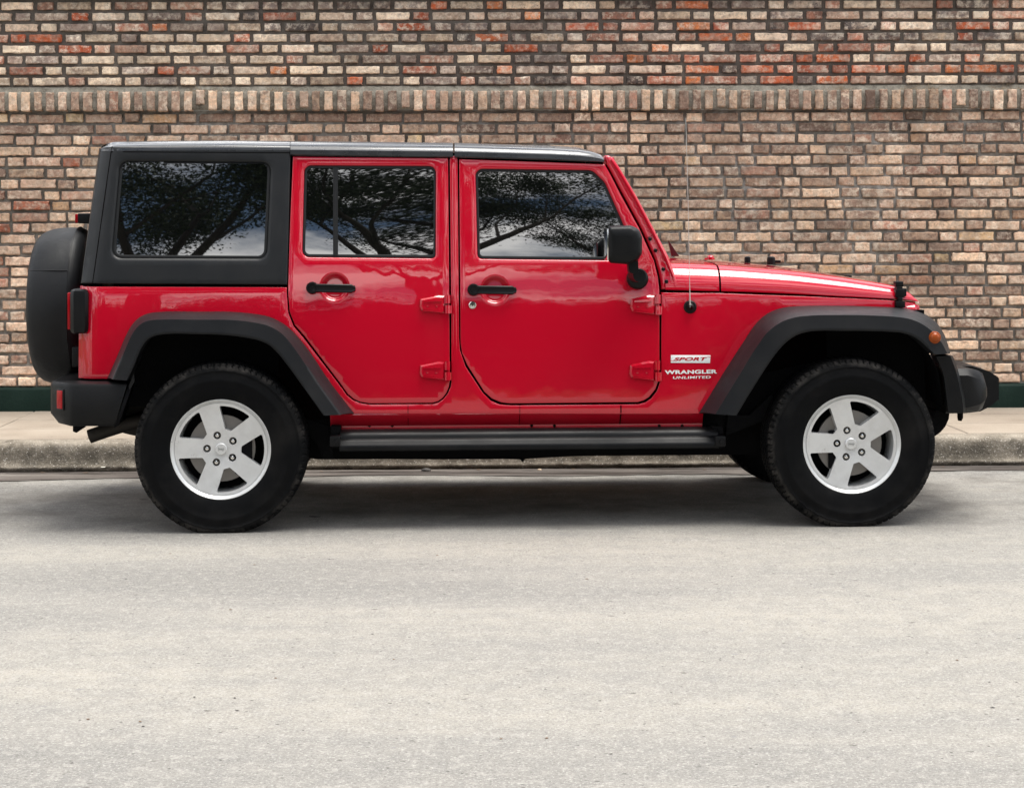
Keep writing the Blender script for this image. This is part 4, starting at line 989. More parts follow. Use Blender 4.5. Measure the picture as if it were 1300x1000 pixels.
# ------------------------------------------------------------------ side step
st = MB(); a, b = loc(431, 556, .86), loc(912, 556, .86)
zt0, zt1 = loc(650, 544.6, .80).z, loc(650, 571.5, .87).z; hstep = zt0 - zt1
pr = [(-.70, zt0 - .006), (-.74, zt0), (-.80, zt0 - .003), (-.825, zt0 - .010), (-.835, zt0 - .022), (-.838, zt0 - .034), (-.850, zt0 - .038), (-.862, zt0 - .046), (-.866, zt0 - .056), (-.872, zt0 - .060), (-.876, zt0 - .070), (-.874, zt1 + .006), (-.866, zt1), (-.78, zt1), (-.70, zt1 + .01)]
st.loft([[(x, y, z) for y, z in pr] for x in np.linspace(a.x, b.x, 3)], True, True)
step = st.build('side_step', BLACK, car, sharp=40); 
for pxa, pxb in ((418.5, 432), (908, 921.5)):
    A, B = loc(pxa, 555, .885), loc(pxb, 566.5, .885)
    e = MB().box(A.x, B.x, -.884, -.72, loc(pxa, 567, .885).z, loc(pxa, 553.5, .885).z, .006); e.lathe([(.002, .012), (-.004, .010), (-.004, 0)], 'y', 12, (A.x * .4 + B.x * .6, -.884, loc(pxa, 561, .885).z)); c = e.build('step_end_cap', BLACK, step)
    e2 = MB().box(A.x + .0, B.x, -.80, -.66, loc(pxa, 569, .8).z, loc(pxa, 541, .8).z, .006).build('step_bracket', DARK, step)
kids = list(step.children); far = mirror(step)
for c in kids: mirror(c, far)
# mounting plates seen at either end of the sill
P = [(386, 530), (419, 541), (419, 545), (424, 583), (410, 583), (404, 566), (392, 552)]
v, f = panel2(xz(P, .70), [], lambda x, z: -.70, r=.002, thick=.05, step=.05); mk('body_bracket', v, f, DARK, car)
P = [(924, 527), (951, 527), (980, 500), (985, 530), (965, 536), (921, 553)]
v, f = panel2(xz(P, .72), [], lambda x, z: -.72, r=.002, thick=.05, step=.05); mk('body_bracket', v, f, DARK, car)

# ------------------------------------------------------------------ wheels
def tyre_mesh():
    prof = [(-.092, .214, 0), (-.104, .222, 0), (-.113, .232, 0), (-.1195, .245, 0), (-.1265, .268, 0), (-.1305, .292, 0), (-.1318, .312, 0), (-.1328, .315, 0), (-.1328, .325, 0), (-.1312, .329, 0), (-.1285, .350, 0), (-.1262, .362, 0), (-.1275, .3645, 1), (-.1235, .378, 1), (-.1165, .389, 1), (-.106, .396, 1), (-.090, .3995, 1), (-.062, .4010, 1), (-.055, .4012, 2), (-.045, .4014, 1), (-.012, .4018, 1), (0, .4018, 2), (.012, .4018, 1), (.045, .4014, 1), (.055, .4012, 2), (.062, .401, 1), (.09, .3995, 1), (.106, .396, 1), (.1165, .389, 1), (.1262, .372, 1), (.1312, .34, 0), (.1318, .31, 0), (.1265, .268, 0), (.113, .232, 0), (.092, .214, 0)]
    seg = 84 * 5; v = []; f = []; lug = []; kk = []; m = len(prof)
    for j in range(seg):
        for i, (a, r, k) in enumerate(prof):
            ph = (j + (2 if a > 0 else 0) + (1 if i % 2 else 0)) % 5; b = j // 5
            cut = 0.
            if k == 2: cut = .006
            elif k == 1:
                if ph == 0: cut = .004 if abs(a) < .118 else .0022
                elif b % 2 and abs(a) > .115: cut = .0015
            t = 2 * math.pi * j / seg + (.02 * math.sin(a * 50) if k else 0)
            rr = r - cut; aa = a * (1 - (.035 if cut > .003 and abs(a) > .1 else 0))
            z = rr * math.sin(t); x = rr * math.cos(t)
            v.append((x, aa, z)); kk.append(k); lug.append(1. if (k == 1 and cut < .003 and .375 < r < .3985) else 0.)
    for j in range(seg):
        for i in range(m - 1): f.append((j * m + i, j * m + i + 1, (j + 1) % seg * m + i + 1, (j + 1) % seg * m + i))
    return v, f, lug, kk
ZC = .384
TV, TF, TL, TK = tyre_mesh()
def rim_parts():
    Ro = .2325
    # lip + barrel
    lip = MB().lathe([(-.0975, .2128), (-.103, .2195), (-.1085, .2245), (-.1130, .2290), (-.1128, .2325), (-.104, .2345)], 'y', 96)
    lip.lathe([(-.095, .2115), (-.085, .209), (-.06, .203), (.0, .196), (.09, .198), (.10, .215)], 'y', 96)
    holes = []
    hw_ = .0475
    for k in range(5):
        a0 = R(34 + 72 * k); a1 = a0 + R(72); pts = []
        # bounded by the flanks of two spokes and an outer arc
        wi, wo = .0425, .0485
        def flank(a, sg, r):
            w_ = wi + (wo - wi) * (r - .07) / .13; return (r * math.cos(a) - sg * w_ * math.sin(a), r * math.sin(a) + sg * w_ * math.cos(a))
        ra = .084; P0 = flank(a0, 1, ra); P1 = flank(a0, 1, .1945); P2 = flank(a1, -1, .1945); P3 = flank(a1, -1, ra)
        am = (a0 + a1) / 2; o1 = math.atan2(P1[1], P1[0]); o2 = math.atan2(P2[1], P2[0]); o2 = o1 + ((o2 - o1) % (2 * math.pi)); rr = math.hypot(*P1)
        arc = [(rr * math.cos(o1 + (o2 - o1) * t), rr * math.sin(o1 + (o2 - o1) * t)) for t in np.linspace(0, 1, 10)]
        poly = [(P0[0], P0[1], .007)] + [(arc[0][0], arc[0][1], .010)] + [(x, y, 0) for x, y in arc[1:-1]] + [(arc[-1][0], arc[-1][1], .010), (P3[0], P3[1], .007)]
        holes.append(rpoly(poly))
    lugs = []
    for k in range(5):
        a = R(34 + 72 * k); c = (.0655 * math.cos(a), .0655 * math.sin(a)); lugs.append([(c[0] + .0180 * math.cos(t), c[1] + .0180 * math.sin(t)) for t in np.linspace(0, 2 * math.pi, 18)[:-1]])
    ring = [(.2138 * math.cos(t), .2138 * math.sin(t)) for t in np.linspace(0, 2 * math.pi, 80)[:-1]]
    yf = lambda x, z: -.088 - .012 * (math.hypot(x, z) / .2) ** 2 + (.006 * max(0, 1 - abs(math.hypot(x, z) / .2 - .0) * 2.2))
    v, f = panel2(ring, holes + lugs, yf, r=.0, rh=0, thick=.045, step=.014, seg=.006)
    lip.add(v, f)
    return lip
RIM = rim_parts()
def make_wheel(x, sg, label):
    wl = MB().lathe([(-.045, 0), (-.045, .06), (-.02, .075), (.02, .08), (.10, .08), (.10, 0)], 'y', 24)
    wl.lathe([(-.05, .155), (-.03, .155), (-.03, .05), (-.05, .05)], 'y', 40, closed=True)
    hub = wl.build('wheel', DISC, car); hub.location = (x, sg * .786, ZC); hub.rotation_euler = (0, 0, 0 if sg < 0 else math.pi); hub['label'] = label
    me = bpy.data.meshes.new('tyre')
    TVc = [(a, b * (1 + .10 * max(0, 1 - (c + ZC) / .10) if c < 0 and abs(b) > .09 else 1), max(c, -ZC + .0025)) for a, b, c in TV]
    me.from_pydata(TVc, [], TF); at = me.attributes.new('lug', 'FLOAT', 'POINT'); at.data.foreach_set('value', TL)
    ty = link('tyre', me, TYRE, hub)
    la = np.array(TL); me.polygons.foreach_set('use_smooth', [not (TK[f_[0]] or TK[f_[1]]) for f_ in TF])
    RIM.build('rim', ALU, hub, sharp=38, recalc=False)
    MB().lathe([(-.078, .027), (-.094, .027), (-.0965, .024), (-.0972, .0)], 'y', 32).build('centre_cap', ALU, hub)
    for k in range(5):
        a = R(34 + 72 * k); c = (.0655 * math.cos(a), 0, .0655 * math.sin(a))
        MB().lathe([(-.05, .0105), (-.082, .0105), (-.088, .008), (-.0895, .0)], 'y', 14, c).build('lug_nut', CHROME, hub)
    cal = MB(); cal.box(-.10 if x > 0 else .06, -.04 if x > 0 else .14, -.075, .02, -.12, .06, .01); cal.build('brake_caliper', DARK, hub)
    MB().lathe([(.0, 0), (.0, .195)], 'y', 32).build('brake_shield', DARK, hub).location = (0, .03, 0)
    return hub
make_wheel(-1.4735, -1, 'rear wheel on the pavement-far side, five-spoke silver rim')
make_wheel(1.4735, -1, 'front wheel nearest the viewer, five-spoke silver rim')
make_wheel(-1.4735, 1, 'rear wheel on the kerb side, mostly hidden'); make_wheel(1.4735, 1, 'front wheel on the kerb side, glimpsed under the car')
for x in (-1.4735, 1.4735):
    ax = MB(); ax.tube([(x, -.72, ZC), (x, .72, ZC)], .045, 12); ax.lathe([(-.12, .05), (-.08, .11), (.08, .11), (.12, .05)], 'y', 20, (x, .1, ZC)); ax.build('axle', DARK, car)
for sg in (-1, 1):
    for x in (-1.30, 1.25): MB().tube([(x, sg * .50, ZC - .05), (x + .02, sg * .54, .95)], .035, 10).build('shock_absorber', DARK, car)
MB().tube([(-1.4, -.45, .36), (-.5, -.42, .42)], .028, 8).build('control_arm', DARK, car); MB().tube([(1.4, -.45, .36), (.55, -.42, .42)], .028, 8).build('control_arm', DARK, car)
EM = mat('cap_emblem', (.32, .33, .33), .4, .6)

# ------------------------------------------------------------------ spare wheel in its cover
sp0 = loc(106, 388, .0)
cz = 0.5 * (loc(80, 288.6, .0).z + loc(60, 489, .0).z)
rs = loc(80, 288.6, .0).z - cz
xl = loc(29.5, 390, .38).x; xb = loc(104, 388, .25).x; wdt = xb - xl
spf = [(.035, 0), (.02, rs * .3), (.006, rs * .62), (.0, rs * .78), (.004, rs * .84), (.018, rs * .90), (.045, rs * .945), (.085, rs * .975), (.13, rs * .992), (.17, rs), (wdt - .06, rs), (wdt - .052, rs * 1.004), (wdt - .044, rs), (wdt - .03, rs * .985), (wdt - .01, rs * .95), (wdt + .0, rs * .88), (wdt, rs * .5)]
cv = MB(); nn_ = 96
for j in range(nn_):
    t = 2 * math.pi * j / nn_
    for k, (a, r) in enumerate(spf):
        wob = 1 + .004 * math.sin(7 * t + a * 30) * (a > .03) + rng.normal(0, .0007)
        cv.v.append((xl + a + (.003 * math.sin(11 * t) if 5 < k < 12 else 0), r * wob * math.cos(t), cz + r * wob * math.sin(t)))
m_ = len(spf)
for j in range(nn_):
    for i in range(m_ - 1): cv.f.append((j * m_ + i, j * m_ + i + 1, (j + 1) % nn_ * m_ + i + 1, (j + 1) % nn_ * m_ + i))
spare = cv.build('spare_wheel_cover', VINYL, car, sharp=None)
sm_ = MB(); zs = loc(60, 343.5, .37).z; hh_ = zs - cz; rad = []
for a in np.linspace(.012, wdt - .05, 14):
    r = np.interp(a, [q[0] for q in spf[3:11]], [q[1] for q in spf[3:11]]); rad.append((xl + a, -math.sqrt(max(0, (r + .0015) ** 2 - hh_ ** 2)), zs))
sm_.tube(rad, .0022, 6); tt = np.linspace(0, 2 * math.pi, 60); sm_.tube([(xl + wdt - .05, (rs * 1.003) * math.cos(t), cz + (rs * 1.003) * math.sin(t)) for t in tt], .0028, 6)
sm_.build('cover_seam', VINYL, spare)
MB().box(xb - .04, xrear(.9) + .02, -.18, .18, cz - .16, cz + .16, .02).build('spare_carrier', BLACK, car)

# ------------------------------------------------------------------ bumpers, exhaust, hooks
rb_ = MB()
xR = loc(63, 500, .74).x; xM = loc(93, 500, .90).x; xE1 = loc(161, 494, .905).x; xE0 = loc(145, 541, .905).x
zT, zT2, zB_ = loc(120, 489.4, .90).z, loc(67, 483, .75).z, loc(110, 541.5, .90).z
def rbsec(z, ins, ch_, e):
    return [(e, -.60, z), (e, -.905 + ins, z), (xM + .0, -.905 + ins, z), (xM - .02, -.895 + ins, z), (xR + .022 + ch_, -.775, z), (xR + ch_ + .006, -.745, z), (xR + ch_, -.70, z), (xR + ch_ - .015, 0, z), (xR + ch_, .70, z), (xR + ch_ + .006, .745, z), (xR + .022 + ch_, .775, z), (xM - .02, .895 - ins, z), (xM, .905 - ins, z), (e, .905 - ins, z), (e, .60, z)]
secs = [rbsec(zT + .012, .10, .03, xE1), rbsec(zT + .011, .03, .012, xE1), rbsec(zT + .006, .008, .004, xE1), rbsec(zT - .006, .0, .0, xE1 - .002), rbsec(zB_ + .05, .004, .0, xE0 + .015), rbsec(zB_ + .014, .010, .028, xE0 + .004), rbsec(zB_ + .003, .018, .036, xE0), rbsec(zB_, .03, .05, xE0)]
rbm = MB().loft(secs); rbm.add(secs[0], [tuple(range(15))]); rbm.add(secs[-1], [tuple(range(15))])
for sg in (0, 13): rbm.add([s_[sg] for s_ in secs] + [s_[sg + 1] for s_ in secs], [(i, i + 1, 8 + i + 1, 8 + i) for i in range(7)])
rbo = rbm.build('rear_bumper', BLACK, car, sharp=40)
for sg in (1, -1):
    A, B = loc(74.4, 496, .855), loc(83.4, 519.8, .885)
    nx, ny = -.80, -.6
    ctr = Vector(((xR + .022 + xM - .02) / 2, -.835, (A.z + B.z) / 2)); tdir = Vector(((xM - .02) - (xR + .022), -.895 + .775, 0)).normalized(); nd = Vector((tdir.y, -tdir.x, 0)); nd = nd if nd.y < 0 else -nd
    Mx = Matrix(((tdir.x, nd.x, 0, ctr.x), (tdir.y, nd.y, 0, ctr.y), (0, 0, 1, ctr.z), (0, 0, 0, 1)))
    if sg < 0: Mx = Matrix.Scale(-1, 4, (0, 1, 0)) @ Mx
    hgt = (A.z - B.z) / 2; L2 = ((xM - xR - .04) ** 2 + .12 ** 2) ** .5 * .20
    MB().box(-L2, L2, .0, .006, -hgt - .007, hgt + .007, .002, M=Mx).build('reflector_frame', RUBBER, rbo)
    MB().box(-L2 * .78, L2 * .78, .002, .010, -hgt, hgt, .003, M=Mx).build('reflector', LENS, rbo)
bs = MB()    # body-mount strip at the bumper's front edge
bs.hull([tuple(loc(a, b, w_)) for a, b in ((162, 492), (167, 492), (150.5, 540), (144.5, 543)) for w_ in (.90, .84)]).build('bumper_end_plate', DARK, rbo)
ex_ = MB(); P = [(113.5, 554), (135, 546.5), (160, 538), (200, 530)]; ex_.tube([tuple(loc(a, b, .50)) for a, b in P], [.034, .034, .036, .04], 16, cap=False); ex_.tube([tuple(loc(a, b, .50)) for a, b in P], [.030, .030, .03, .03], 16, cap=True); ex_.build('exhaust_pipe', EXH, car)
hk = MB(); hk.hull([tuple(loc(a, b, w_)) for a, b in ((92.5, 540), (110, 541), (97, 549.4), (92.5, 547.5)) for w_ in (.42, .36)], .003).build('tow_hook', DARK, car)
mf = MB(); mf.hull([tuple(loc(a, b, w_)) for a, b in ((126, 500), (186, 492), (186, 545), (173, 553.5), (158, 550), (132, 541)) for w_ in (.46, .10)], .015).build('muffler', EXH, car)
# front bumper
xf0, xf1 = loc(1200, 495, .80).x, loc(1251.5, 495, .74).x; z1, z0 = loc(1225, 467, .78).z, loc(1225, 524.5, .80).z
def fb(x, w, a, b, ch_): return [(x, -w + ch_, b), (x, -w, b - ch_), (x, -w - .0, a + ch_), (x, -w + ch_ * 1.2, a), (x, -.30, a), (x, -.30, b)]
for sg in (1, -1):
    e = MB(); secs = [fb(xf0, .84, z0, z1, .03), fb(xf1 - .11, .83, z0 + .0, z1 - .002, .03), fb(xf1 - .05, .82, z0 + .004, z1 - .012, .04), fb(xf1 - .018, .80, z0 + .014, z1 - .028, .05), fb(xf1 - .004, .775, z0 + .03, z1 - .05, .05), fb(xf1, .74, z0 + .05, z1 - .07, .04)]
    secs = [[(x, sg * y, z) for x, y, z in s_] for s_ in secs]; e.loft(secs, True, True)
    if sg == 1: fbo = e.build('front_bumper', BLACK, car, sharp=40)
    else: e.build('bumper_end', BLACK, fbo, sharp=40)
q1, q2, q3, q4, q5, q6, q7 = [loc(a, b, .50) for a, b in ((1228, 463.6), (1240, 464.6), (1257, 471), (1270.5, 479), (1270.5, 506), (1261.5, 514.6), (1248, 522.6))]
q8 = loc(1205, 522.6, .50); q9 = loc(1205, 464, .50)
mid = MB(); prf = [loc(a, b, .50) for a, b in rpoly([(1205, 464, 1), (1236, 463.2, 8), (1258, 470, 8), (1270.6, 478, 5), (1270.6, 507, 6), (1262, 515, 5), (1247, 523, 8), (1205, 522.6, 1)], 5)]
secs = [[(q.x - (.0 if abs(y) < .45 else .012), y, q.z + (0 if abs(y) < .45 else (-.004 if q.z > .55 else .004))) for q in prf] for y in (-.51, -.5, -.48, -.3, 0, .3, .48, .5, .51)]
mid.loft(secs, True, True).build('bumper_beam', BLACK, fbo, sharp=55)
hk = MB(); P = [loc(1219, 520, .62), loc(1219, 530, .62), loc(1218.4, 534, .62)]; hk.tube([tuple(q) for q in P], [.014, .014, .009], 10); hk.build('tow_hook', DARK, car)
va = MB(); secs = []     # curved splash shield ahead of the front wheel
for a, b in ((1206, 520), (1204.4, 532), (1200, 541.5), (1194, 548.5), (1187, 553.5)):
    p = loc(a, b, .62); c = loc(a - 16, b - 12, .62); secs.append([tuple(p), tuple(p + Vector((0, .3, 0))), tuple(c + Vector((0, .3, 0))), tuple(c)])
va.loft(secs, True, True).build('splash_shield', DARK, car)
cl = MB(); a = loc(1163, 475, .55); cl.box(a.x - .005, a.x + .028, a.y - .01, a.y + .005, a.z - .008, a.z + .006, .002, M=None).build('wiring_clip', CHROME, car)

# ------------------------------------------------------------------ mirror, antenna
def mirror_unit():
    y0, y1 = -.885, -1.075
    Pm = rpoly([(772.2, 287.0, 3), (801.5, 286.2, 9), (811.6, 291.5, 9), (815.2, 301, 8), (815.2, 322, 7), (809.5, 331, 8), (797, 335.8, 8), (775, 334.2, 4), (771.6, 330, 3)])
    secs = []
    for y, s_ in ((-.87, .86), (-.89, .95), (-.93, 1.0), (-1.02, 1.0), (-1.055, .975), (-1.072, .91), (-1.080, .80), (-1.083, .5)):
        row = []; c = loc(790, 311, -y)
        for a, b in Pm: q = loc(a, b, 1.03); c0 = loc(790, 311, 1.03); row.append((c.x + (q.x - c0.x) * s_ - (.010 * (1 - s_)), y, c0.z + (q.z - c0.z) * s_))
        secs.append(row)
    mb = MB().loft(secs, True, True)
    mo = mb.build('wing_mirror', BLACK, fdoor, sharp=50)
    g = loc(771.6, 311, 1.03); MB().box(g.x - .006, g.x + .004, -1.06, -.90, g.z - .070, g.z + .075, .004).build('mirror_glass', CHROME, fdoor)
    a = loc(803.5, 334, .96); b = loc(807, 350, .82); ar = MB()
    ar.loft([[(x + dx * k, y, z) for dx, y in ((-.026, a.y - .03), (.020, a.y - .03), (.024, a.y), (.020, a.y + .045), (-.026, a.y + .045), (-.03, a.y))] for x, z, k in ((a.x, a.z + .02, 1.), (a.x + .004, a.z - .04, .95), (b.x - .004, b.z + .012, .95))], True, True)
    ar.tube([(b.x, a.y - .025, b.z + .005), (b.x, -.765, b.z)], [.030, .034], 16)
    q = loc(810, 354, .79); ar.lathe([(.05, .050), (.0, .051), (-.014, .048), (-.022, .038), (-.024, 0)], 'y', 32, (q.x, -.775, q.z))
    ar.build('mirror_arm', BLACK, fdoor, sharp=45)
mirror_unit()
an = MB(); q = loc(876, 389.6, HW); an.lathe([(.002, .0315), (-.006, .031), (-.010, .026), (-.010, .019), (-.018, .017), (-.024, .011), (-.03, .008)], 'y', 28, q); an.build('antenna_base', BLACK, car)
mast = MB(); y_ = q.y - .022; P = [loc(876, 390, -y_), loc(875.5, 360, -y_), loc(873.6, 260, -y_), loc(872.0, 200, -y_), loc(870.6, 150, -y_)]
mast.tube([tuple(p) for p in P], [.0040, .0016, .00150, .0013, .0012], 8); mo_ = mast.build('antenna_mast', WIREM, car)

# ------------------------------------------------------------------ badges
def text_mesh(s, w_px, h_px, cx, cy, y_off, m, name, parent, shear=0., bold=.012, w=None, extr=.0012):
    cu = bpy.data.curves.new('lettering', 'FONT'); cu.body = s; cu.size = 1; cu.offset = bold; cu.extrude = .001; cu.shear = shear; cu.space_character = 1.06
    o = bpy.data.objects.new('lettering', cu); COL.objects.link(o); bpy.context.view_layer.update()
    me = bpy.data.meshes.new_from_object(o.evaluated_get(bpy.context.evaluated_depsgraph_get())); bpy.data.objects.remove(o)
    co = np.array([v.co[:] for v in me.vertices]); lo_, hi_ = co.min(0), co.max(0); ctr = (lo_ + hi_) / 2
    a = loc(cx - w_px / 2, cy + h_px / 2, HW); b = loc(cx + w_px / 2, cy - h_px / 2, HW); sx = (b.x - a.x) / (hi_[0] - lo_[0]); sz = (b.z - a.z) / (hi_[1] - lo_[1]); cc = loc(cx, cy, HW)
    for v, c in zip(me.vertices, co):
        x = cc.x + (c[0] - ctr[0]) * sx; z = cc.z + (c[1] - ctr[1]) * sz
        v.co = (x, -HW(x, z) - y_off - (extr if c[2] > ctr[2] else 0), z)
    me.flip_normals()
    return link(name, me, m, parent, smooth=False)
bp = [(851.8, 450.7), (902.0, 450.9), (901.4, 460.9), (851.6, 460.5)]
sidepanel('sport_badge', bp, [], WHITE, car, off=.0016, both=False, r=.0006, thick=.002, step=.02)
text_mesh('SPORT', 43.0, 5.0, 876.6, 455.6, .0017, RED, 'badge_lettering', car, shear=.30, bold=.035)
for px0, px1, y in ((898.2, 902.0, 453.0), (851.6, 855.2, 457.7)):
    sidepanel('badge_stripe', [(px0, y - .35), (px1, y - .35), (px1, y + .35), (px0, y + .35)], [], RED, car, off=.0021, both=False, r=.0, thick=.0004, step=.05)
text_mesh('WRANGLER', 66.5, 6.0, 877.2, 472.0, .0006, WHITE, 'badge_lettering', car, bold=.040)
text_mesh('UNLIMITED', 48.0, 4.0, 878.4, 479.0, .0006, WHITE, 'badge_lettering', car, bold=.018, shear=.1)
# maker's mark on each near centre cap
for hub in [c for c in car.children if c.name.startswith('wheel') and c.name.split('.')[0] == 'wheel' and c.location.y < 0]:
    cu = bpy.data.curves.new('cap_lettering', 'FONT'); cu.body = 'Jeep'; cu.size = 1; cu.offset = .02; cu.extrude = .01; o = bpy.data.objects.new('t', cu); COL.objects.link(o); bpy.context.view_layer.update()
    me = bpy.data.meshes.new_from_object(o.evaluated_get(bpy.context.evaluated_depsgraph_get())); bpy.data.objects.remove(o)
    co = np.array([v.co[:] for v in me.vertices]); c0 = (co.min(0) + co.max(0)) / 2; k = .030 / (co.max(0) - co.min(0))[0]
    for v, c in zip(me.vertices, co): v.co = ((c[0] - c0[0]) * k, -.0974 - (.0008 if c[2] > c0[2] else 0), (c[1] - c0[1]) * k)
    me.flip_normals(); link('cap_lettering', me, EM, hub, smooth=False)

# ------------------------------------------------------------------ small litter on the road
def flat_leaf(px, py, w, h, m, name, label, cat, grp=None, z=.0006):
    p = on_z(px, py, 0); bm = []; k = 9
    v = [(w / 2 * math.cos(t) * (1 + rng.normal(0, .12)), h / 2 * math.sin(t) * (1 + rng.normal(0, .15)), .0008 + .0012 * abs(math.cos(t))) for t in np.linspace(0, 2 * math.pi, k + 1)[:-1]] + [(0, 0, .003)]
    o = mk(name, v, [(i, (i + 1) % k, k) for i in range(k)] + [tuple(range(k))], m, smooth=False); o.location = (p.x, p.y, z); o.rotation_euler = (0, 0, rng.uniform(-.5, .5)); tag(o, label, cat, grp); return o
def pebble(px, py, r, m, label, grp=None, z=0.):
    p = on_z(px, py, z); b = bmesh.new(); bmesh.ops.create_icosphere(b, subdivisions=2, radius=1)
    for v in b.verts: v.co = Vector((v.co.x * r * 1.3, v.co.y * r, max(v.co.z, -.3) * r * .7)) * (1 + rng.normal(0, .07))
    me = bpy.data.meshes.new('pebble'); b.to_mesh(me); b.free(); o = link('pebble', me, m); o.location = (p.x, p.y, z + r * .2 + .002); tag(o, label, 'pebble', grp); return o
pebble(540.8, 598.5, .022, PEB, 'small dark stone lying in the gutter under the middle of the car')
pebble(685, 597.5, .011, mat('tan_stone', (.42, .33, .24), .8), 'small tan stone in the gutter under the front door')
for px, py in ((216, 703), (555, 705), (293, 774), (473, 805), (500, 837), (298, 886), (178, 916), (247, 885), (350, 861), (182, 922), (112, 913), (418, 710), (745, 735), (1018, 847), (1256, 866), (1260, 898), (694, 937), (929, 732), (1235, 700), (636, 938), (323, 717), (160, 735), (1215, 838), (301, 902)):
    flat_leaf(px, py, rng.uniform(.008, .015), rng.uniform(.006, .010), DLEAF if rng.random() < .4 else PEB, 'road_crumb', 'tiny dark crumb of grit lying on the pale road', 'grit', 'dark crumbs scattered on the road')
p = flat_leaf(84, 644, .05, .03, PEB, 'dead_leaf', 'dark dead leaf on the road behind the rear wheel', 'leaf'); p.location = on_z(183, 634, 0)
flat_leaf(400, 656, .07, .04, PEB, 'oil_spot', 'dark flat scrap on the road just in front of the rear wheel', 'scrap')
for i_ in range(14):
    s_ = [-2.9, -2.7, -2.45, -2.3, -2.05, -1.1, -.7, -.2, .35, .8, 1.1, 2.5, 2.75, 2.95][i_]
    g_ = flat_leaf(300, 700, rng.uniform(.015, .035), rng.uniform(.012, .022), DLEAF if i_ % 3 else PEB, 'gutter_litter', 'small dark scrap of dead leaf lying in the gutter along the kerb', 'leaf', 'scraps of dead leaf in the gutter'); g_.location = KL(s_, -.03 - .10 * rng.random(), .006)
flat_leaf(162, 590, .03, .02, mat('paper_scrap', (.6, .58, .52), .8), 'paper_scrap', 'small pale scrap of paper at the foot of the kerb by the rear wheel', 'scrap').location = KL(-2.36, -.02, .03)

# ------------------------------------------------------------------ the other side of the street (what the windows mirror)
def grow(mb, p, d, r, ln, depth, tips, spread=.5, up=.05):
    k = 8; pts = [p]; rad = [r]; q = Vector(p); dd = Vector(d)
    for i in range(k):
        dd = (dd + Vector((random.gauss(0, .09), random.gauss(0, .09), random.gauss(up * .6, .08)))).normalized(); q = q + dd * ln / k; pts.append(q.copy()); rad.append(r * (1 - .45 * (i + 1) / k))
    mb.tube(pts, rad, 7 if depth > 2 else 5, cap=False)
    if depth <= 3: tips += [(t.copy(), dd.copy(), depth) for t in pts[2::2]]
    if depth == 0: return
    for c in range(random.choice((2, 3)) if depth > 1 else 3):
        ax_ = Vector((random.gauss(0, 1), random.gauss(0, 1), random.gauss(0, .25))).normalized(); nd = (dd * (1 - spread * .35) + ax_ * spread * random.uniform(.75, 1.3)).normalized(); nd.z *= .7 if depth < 3 else 1
        s_ = pts[-1] if c < 2 else pts[4]; grow(mb, s_, nd.normalized(), rad[-1] * random.uniform(.62, .85), ln * random.uniform(.66, .88), depth - 1, tips, spread, up * .6)
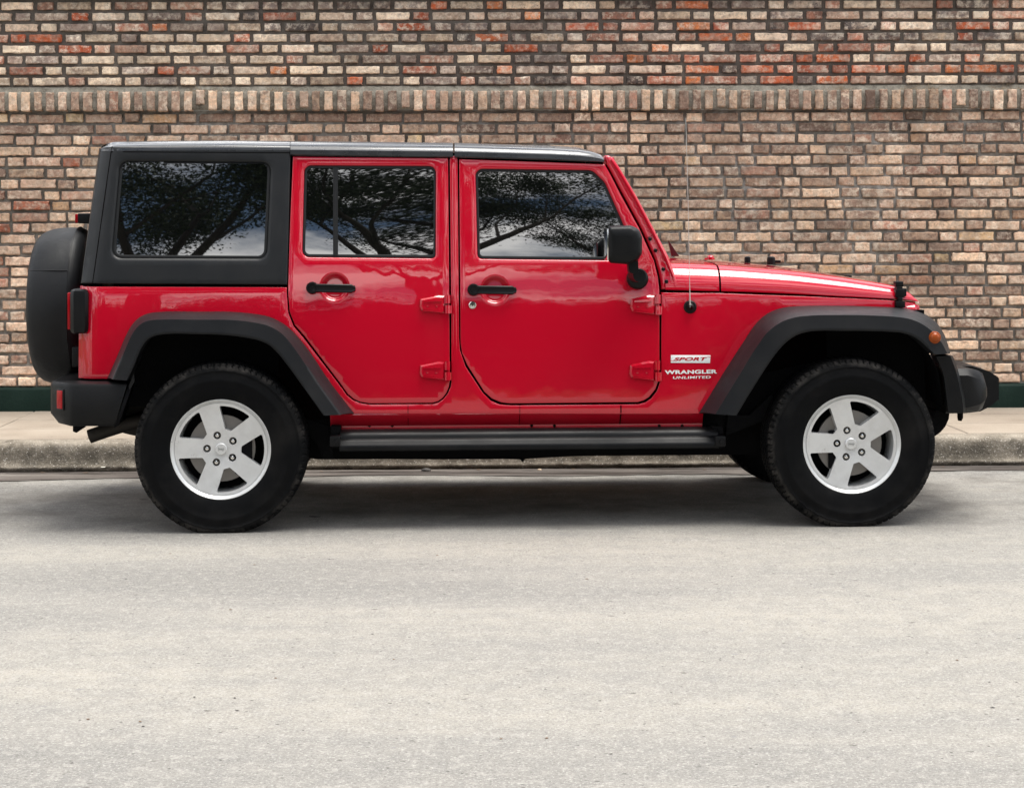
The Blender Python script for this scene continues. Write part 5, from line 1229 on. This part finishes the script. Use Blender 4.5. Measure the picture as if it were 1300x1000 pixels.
def tree(x, y, h0, r, lean, label, nleaf, ln=2.6, size=.10, sz=.22, grp='trees across the street'):
    rt = empty('street_tree', (x, y, .15)); tag(rt, label, 'tree', grp)
    mb = MB(); tips = []; base = Vector((0, 0, -.2)); d = Vector((lean, 0, 1)).normalized()
    pts = [base + d * h0 * t + Vector((random.gauss(0, .06), random.gauss(0, .06), 0)) for t in np.linspace(0, 1, 6)]; mb.tube(pts, [r * (1.25 - .5 * t) for t in np.linspace(0, 1, 6)], 10, cap=False)
    for k in range(4):
        an_ = k * 1.57 + .2 + random.uniform(-.3, .3); grow(mb, pts[-1], Vector((math.cos(an_) * .95, math.sin(an_) * .95, .62)).normalized(), r * .46, ln, 4, tips, .62)
    mb.build('trunk', BARK, rt, sharp=None)
    tp = np.array([t[0][:] for t in tips]); wt = rng.gamma(.45, 1, len(tp)); idx = rng.choice(len(tp), nleaf, p=wt / wt.sum()); c = tp[idx] + rng.normal(0, 1, (nleaf, 3)) * np.array([.30, .30, sz * .8])
    a = rng.normal(0, 1, (nleaf, 3)) * np.array([1, 1, .3]); a /= np.linalg.norm(a, axis=1, keepdims=True); b = np.cross(a, rng.normal(0, 1, (nleaf, 3)) * np.array([.4, .4, 1])); b /= np.linalg.norm(b, axis=1, keepdims=True)
    s_ = size * rng.uniform(.6, 1.4, (nleaf, 1)); V = np.stack([c - a * s_, c - b * s_ * .4, c + a * s_, c + b * s_ * .4], 1).reshape(-1, 3)
    me = bpy.data.meshes.new('crown'); me.from_pydata(V.tolist(), [], [(4 * i, 4 * i + 1, 4 * i + 2, 4 * i + 3) for i in range(nleaf)]); link('crown', me, LEAF, rt, smooth=False)
tree(-3.9, -10.9, 6.7, .20, .03, 'dense dark tree with branching trunk mirrored in the rear side window of the car', 90000, 2.3, .044)
tree(.9, -11.6, 6.7, .24, -.06, 'tree with a thick leaning limb mirrored in the rear door window of the car', 90000, 2.5, .044)
tree(6.0, -12.4, 6.3, .20, -.05, 'open airy tree mirrored in the front door window of the car', 80000, 2.7, .044, .10)
tree(-10.5, -11.2, 6.4, .21, .05, 'broad tree across the street to the left of the dense dark tree', 30000, 2.5, .06)
tree(11.8, -11.8, 6.5, .21, -.04, 'broad tree across the street to the right of the open airy tree', 30000, 2.5, .06)
for x_, y_, h_ in ((-9.5, -15.5, 2.6), (-6.2, -16.2, 2.9), (-1.6, -15.8, 2.4), (3.3, -16.4, 2.8), (8.2, -15.6, 2.5), (12.5, -16, 2.9)):
    tree(x_, y_, h_, .13, random.uniform(-.08, .08), 'small leafy tree in front of the tall hedge, mirrored in the red doors', 9000, 1.35, .09, .25, 'small trees across the street')
hv = []; hf = []
hg = MB(); kx, kz = 120, 12  # unseen, added and raised to block low sky and deepen shade under the car
for i in range(kx + 1):
    for j in range(kz + 1):
        x = -30 + 60 * i / kx; z = 5.6 * j / kz; hg.v.append((x, -18.5 + rng.normal(0, .25), z + (.35 * math.sin(x * 1.7) + .3 * math.sin(x * .6) + rng.normal(0, .15)) * j / kz))
for i in range(kx):
    for j in range(kz): hg.f.append((i * (kz + 1) + j, (i + 1) * (kz + 1) + j, (i + 1) * (kz + 1) + j + 1, i * (kz + 1) + j + 1))
hg.box(-30, 30, -20, -19.2, -.03, 5.0)
tag(hg.build('added_hedge', HEDGE), 'unseen tall dark green hedge on the far side of the street facing the red car', 'added_hedge')
